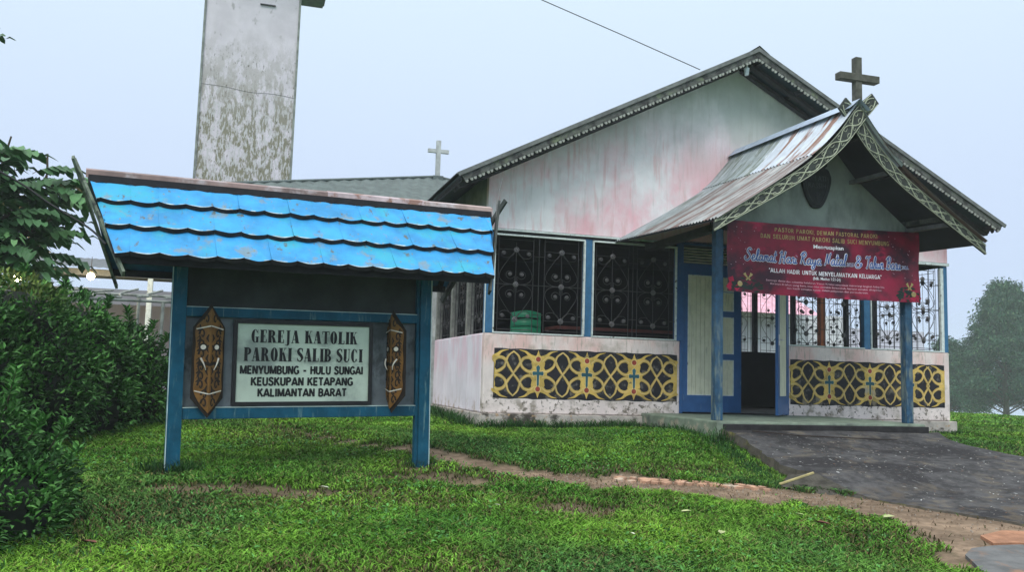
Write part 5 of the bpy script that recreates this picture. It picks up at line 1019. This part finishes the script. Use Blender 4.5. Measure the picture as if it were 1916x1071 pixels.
bw = thing('brown_gate', 'narrow red brown wooden gate at the left end of the church side wall', 'gate', (-.12, 3.55, 0)); gm = M('red_brown_wood', (.10, .035, .028), .7, 7, .3)
for k in range(4):
    b = MB(); b.box(-.42 + k * .11, -.42 + k * .11 + .104, 0, .03, gz(-.3, 3.6) - .05, 1.20); obj('plank', b, gm, bw)
b = MB(); b.box(-.44, .02, -.03, -.001, 1.08, 1.16); b.box(-.44, .02, -.03, -.001, .2, .28); obj('rail', b, gm, bw)

# ------------------------------------------------------------ furniture in the hall
green = M('green_plastic', (.015, .20, .10), .35, 4, .1)
def chair():
    t = thing('plastic_chair', 'green plastic chair', 'chair')
    b = MB(); b.box(-.21, .21, -.21, .21, .41, .44); obj('seat', b, green, t, bevel=.01)
    b = MB(); zs = [.44, .52, .60, .68, .76, .84]
    def cu(x, z): return (x, .21 - .10 * (x / .22) ** 2 + .0 + (z - .44) * .12, z)
    for za, zb in ((.50, .545), (.575, .62), (.65, .695), (.725, .80)): 
        V = [cu(-.22 + .44 * i / 10, za) for i in range(11)] + [cu(-.22 + .44 * i / 10, zb + (.03 * math.sin(PI * i / 10) if zb > .79 else 0)) for i in range(11)]; b.add(V + [(x, y + .014, z) for x, y, z in V], [(i, i + 1, 12 + i, 11 + i) for i in range(10)] + [(22 + i, 33 + i, 34 + i, 23 + i) for i in range(10)] + [(i + 11, i + 12, i + 34, i + 33) for i in range(10)], 0, True)
    for sx in (-1, 1): b.beam((sx * .215, .11, .43), (sx * .215, .15, .80), .03, .03)
    obj('backrest', b, green, t)
    for sx in (-1, 1):
        for sy in (-1, 1): b = MB(); b.tube([(sx * .19, sy * .18, .42), (sx * .23, sy * .23, 0)], .018, 6); obj('leg', b, green, t)
    return t
def dup(o, loc, label=None):
    c = o.copy(); S.collection.objects.link(c); c.location = loc
    if label: c['label'] = label
    for q in list(o.children): w = q.copy(); S.collection.objects.link(w); w.parent = c
    return c
c0 = chair(); c0.rotation_euler = (0, 0, math.radians(172)); c0['group'] = 'stack of green chairs'; names = ['bottom', 'second', 'third', 'fourth', 'fifth', 'top']
for k in range(6):
    z = .061 + k * .125 + .0; lab = 'green plastic chair, %s in the stack behind the left window grille' % (names[k] + (' from the bottom' if 0 < k < 5 else ' one'))
    if k == 0: c0.location = (.88, .95, z); c0['label'] = lab
    else: dup(c0, (.88, .95 + .004 * k, z), lab)
tbm = M('red_brown_table_top', (.16, .045, .035), .4, 5, .2); tb_ = thing('long_table', 'long narrow table with a red brown top inside the church', 'table', (2.5, 1.35, .06))
b = MB(); b.box(-1.05, 1.0, -.3, .3, 1.22, 1.27); obj('table_top', b, tbm, tb_)
b = MB(); b.box(-1.0, .95, -.27, .27, 1.13, 1.219); obj('apron', b, dark_in, tb_)
for sx in (-1, 1):
    for sy in (-1, 1): b = MB(); b.box(sx * .92 - .025, sx * .92 + .025, sy * .24 - .025, sy * .24 + .025, 0, 1.129); obj('leg', b, M('grey_leg', (.12, .12, .12), .6), tb_)

# ------------------------------------------------------------ wires
wm_ = M('black_cable', (.012, .012, .015), .6)
b = MB(); b.tube([(-3.6, .9, 7.6), (-1.2, .5, 6.83), (.47, .25, 6.28), (2.0, .1, 5.78), (3.30, -.05, 5.33)], .007, 5); tag(obj('overhead_wire', b, wm_), 'thin wire dropping from the upper sky to the church roof ridge', 'wire')
b = MB(); b.tube(cat_([(-6.6, -2.9, 2.75), (-5.42, -3.0, 2.24), (-4.95, -3.1, 1.95), (-4.6, -3.3, 1.74), (-4.35, -3.9, 1.52)], 5), .010, 5); tag(obj('black_cable', b, wm_), 'black cable sagging from the left edge to the sign roof', 'cable')
b = MB(); b.tube(cat_([(-.66, -3.03, 2.62), (-.70, -3.02, 2.36), (-.74, -3.1, 2.05), (-.76, -3.2, 1.9), (-.92, -3.3, 1.78)], 5), .005, 4); tag(obj('loose_wire', b, M('grey_wire', (.2, .2, .2), .6)), 'thin loose wire hanging beside the right end of the sign roof', 'wire')

# ------------------------------------------------------------ turf
def blades(name, x, y, h, w, lean, cols, zoff=0):
    n = len(x); z = ground(x, y) + zoff; a = rng.uniform(0, 2 * PI, n); l = rng.uniform(0, 2 * PI, n); ln = lean * rng.uniform(.3, 1.2, n) * h
    ca, sa = np.cos(a) * w / 2, np.sin(a) * w / 2; lx, ly = np.cos(l) * ln, np.sin(l) * ln
    V = np.stack([np.c_[x - ca, y - sa, z - .01], np.c_[x + ca, y + sa, z - .01], np.c_[x - ca * .8 + lx * .45, y - sa * .8 + ly * .45, z + h * .62], np.c_[x + ca * .8 + lx * .45, y + sa * .8 + ly * .45, z + h * .62], np.c_[x + lx, y + ly, z + h * .82]], 1).reshape(-1, 3)
    i = np.arange(n)[:, None] * 5; F = np.concatenate([i + np.array([[0, 1, 3]]), i + np.array([[0, 3, 2]]), i + np.array([[2, 3, 4]])], 0)
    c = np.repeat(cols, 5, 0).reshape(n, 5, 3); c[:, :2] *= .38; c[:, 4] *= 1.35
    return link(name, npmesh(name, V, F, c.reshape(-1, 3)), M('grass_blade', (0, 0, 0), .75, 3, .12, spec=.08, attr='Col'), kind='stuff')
def keep_mask(x, y):
    k = ~in_drive(x, y, .0) & ~((x > -.06) & (x < 8.03) & (y > -.08) & (y < 3.5)) & ~((x > 2.38) & (x < 5.52) & (y > -2.24) & (y < 0))
    return k & ~((x > 1.45) & (x < 3.2) & (y < -6.78)) & ~((x > 2.1) & (y < -6.3) & (y > -6.75))
def col_of(x, y, n):
    f = .5 + .5 * np.sin(x * 1.9 + 1.3 * np.sin(y * 1.4)) * np.sin(y * 2.3 + np.sin(x * 1.1)); f2 = .5 + .5 * np.sin(x * 6.3 + y * 4.1) * np.sin(y * 7.7 - x * 3.1)
    c = np.array((.062, .175, .022)) * (1 - f[:, None]) + np.array((.150, .300, .034)) * f[:, None]; c = c * (.72 + .5 * f2[:, None])
    q = np.clip(np.sin(x * .9 - 1) * np.sin(y * 1.1 + .5) + .4 * np.sin(x * 3.3 + y), 0, 1)[:, None] * .55; c = c * (1 - q) + np.array((.055, .13, .045)) * q
    c *= rng.uniform(.5, 1.6, (n, 1)); s_ = rng.random(n) < .05; c[s_] = np.array((.22, .22, .08)); s_ = rng.random(n) < .03; c[s_] = np.array((.13, .08, .04)); return c
def sample(n, x0, x1, y0, y1, bias=0):
    x = rng.uniform(x0, x1, n); y = rng.uniform(y0, y1, n)
    # stay in a wedge a little wider than the view
    d = (y + 11.93) * .953 + (x + 3.17) * .283; s_ = (x + 3.17) * .957 - (y + 11.93) * .288; k = (np.abs(s_) < d * .64 + .6) & keep_mask(x, y); x, y = x[k], y[k]
    p = 1 - dirt(x, y); k = rng.random(len(x)) < np.clip((p - .08) / .92, .0, 1) ** 1.6 + .002; return x[k], y[k]
G_ = []
for n, box, h, w in ((300000, (-5.6, 2.9, -8.0, -4.6), (.024, .066), .0105), (170000, (-5.4, 3, -4.6, -.0), (.026, .062), .012), (60000, (-5.5, 0.1, 0, 7), (.03, .06), .014), (46000, (5.4, 11, -3.4, 5), (.03, .06), .014), (50000, (8, 22, 2, 16), (.04, .08), .03)):
    x, y = sample(n, *box); m_ = len(x); dn = dirt(x, y); hh = rng.uniform(*h, m_) * (1 - .5 * dn); c = col_of(x, y, m_); dry = (rng.random(m_) < dn * .7); c[dry] = np.array((.12, .10, .045)) * rng.uniform(.6, 1.3, (dry.sum(), 1))
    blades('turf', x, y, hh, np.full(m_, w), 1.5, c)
n = 9000; x, y = sample(n * 2, -5.4, 3.5, -7.8, -1.0); pz_ = np.sin(x * 1.3 + 2) * np.sin(y * 1.7 + 1) + .5 * np.sin(x * 4.1) * np.sin(y * 3.3); k = rng.random(len(x)) < np.clip(pz_ + .35, .03, 1); x, y = x[k], y[k]; m_ = len(x)
D_ = np.c_[rng.normal(size=(m_, 2)), rng.uniform(.1, .9, m_)]; D_ /= np.linalg.norm(D_, axis=1, keepdims=True)
leaf_cloud('lawn_weeds', np.c_[x, y, ground(x, y) + rng.uniform(.018, .045, m_)], D_, rng.uniform(.022, .05, m_), rng.uniform(.012, .024, m_), np.array((.07, .20, .045)) * rng.uniform(.5, 1.7, (m_, 1)), M('weed_leaf', (0, 0, 0), .6, 3, .12, spec=.2, attr='Col'), kind='stuff')
# dark long grass along the plinth, the posts and the driveway edge
tx, ty, th = [], [], []
for (xa, ya, xb, yb, n, sp_, h0, h1) in ((-.1, -.2, 2.4, -.22, 2600, .07, .05, .17), (-.15, .1, -.12, 3.6, 1800, .10, .05, .2), (2.28, -2.1, 2.4, -.2, 500, .05, .04, .14), (2.25, -2.4, 2.5, -2.3, 240, .08, .06, .22), (2.3, -2.5, 1.9, -4.0, 1500, .07, .03, .09), (-3.9, -3.5, -3.6, -3.5, 420, .10, .05, .15), (-1.55, -3.1, -1.35, -3.1, 160, .07, .04, .10), (5.6, -.25, 8.1, -.22, 900, .06, .04, .09), (5.75, -2.2, 5.8, -3.8, 900, .08, .03, .07), (-4.6, -4.2, -4.0, -6.6, 900, .12, .03, .09), (1.9, -4.25, 1.2, -3.9, 500, .08, .03, .07), (8.1, -.1, 8.14, 3.4, 500, .06, .04, .10)):
    t = rng.random(n); tx.append(xa + (xb - xa) * t + rng.normal(size=n) * sp_); ty.append(ya + (yb - ya) * t + rng.normal(size=n) * sp_); th.append(rng.uniform(h0, h1, n) * (.6 + .6 * np.abs(np.sin(t * 23))))
tx = np.concatenate(tx); ty = np.concatenate(ty); th = np.concatenate(th); k = keep_mask(tx, ty); tx, ty, th = tx[k], ty[k], th[k]; m_ = len(tx)
blades('long_grass', tx, ty, th, np.full(m_, .009), .7, np.array((.030, .085, .022)) * rng.uniform(.6, 1.5, (m_, 1)))

# ------------------------------------------------------------ mist
hz = MB(); hz.box(-262, 262, -262, 262, -9, 14); ho = obj('haze', hz, None, kind='stuff')
hm = bpy.data.materials.new('mist'); hm.use_nodes = True; t = hm.node_tree; t.nodes.clear(); o_ = t.nodes.new('ShaderNodeOutputMaterial'); v = t.nodes.new('ShaderNodeVolumePrincipled')
v.inputs['Color'].default_value = (.93, .96, 1, 1); v.inputs['Density'].default_value = .0014; v.inputs['Anisotropy'].default_value = .1; t.links.new(v.outputs[0], o_.inputs['Volume']); ho.data.materials.append(hm)
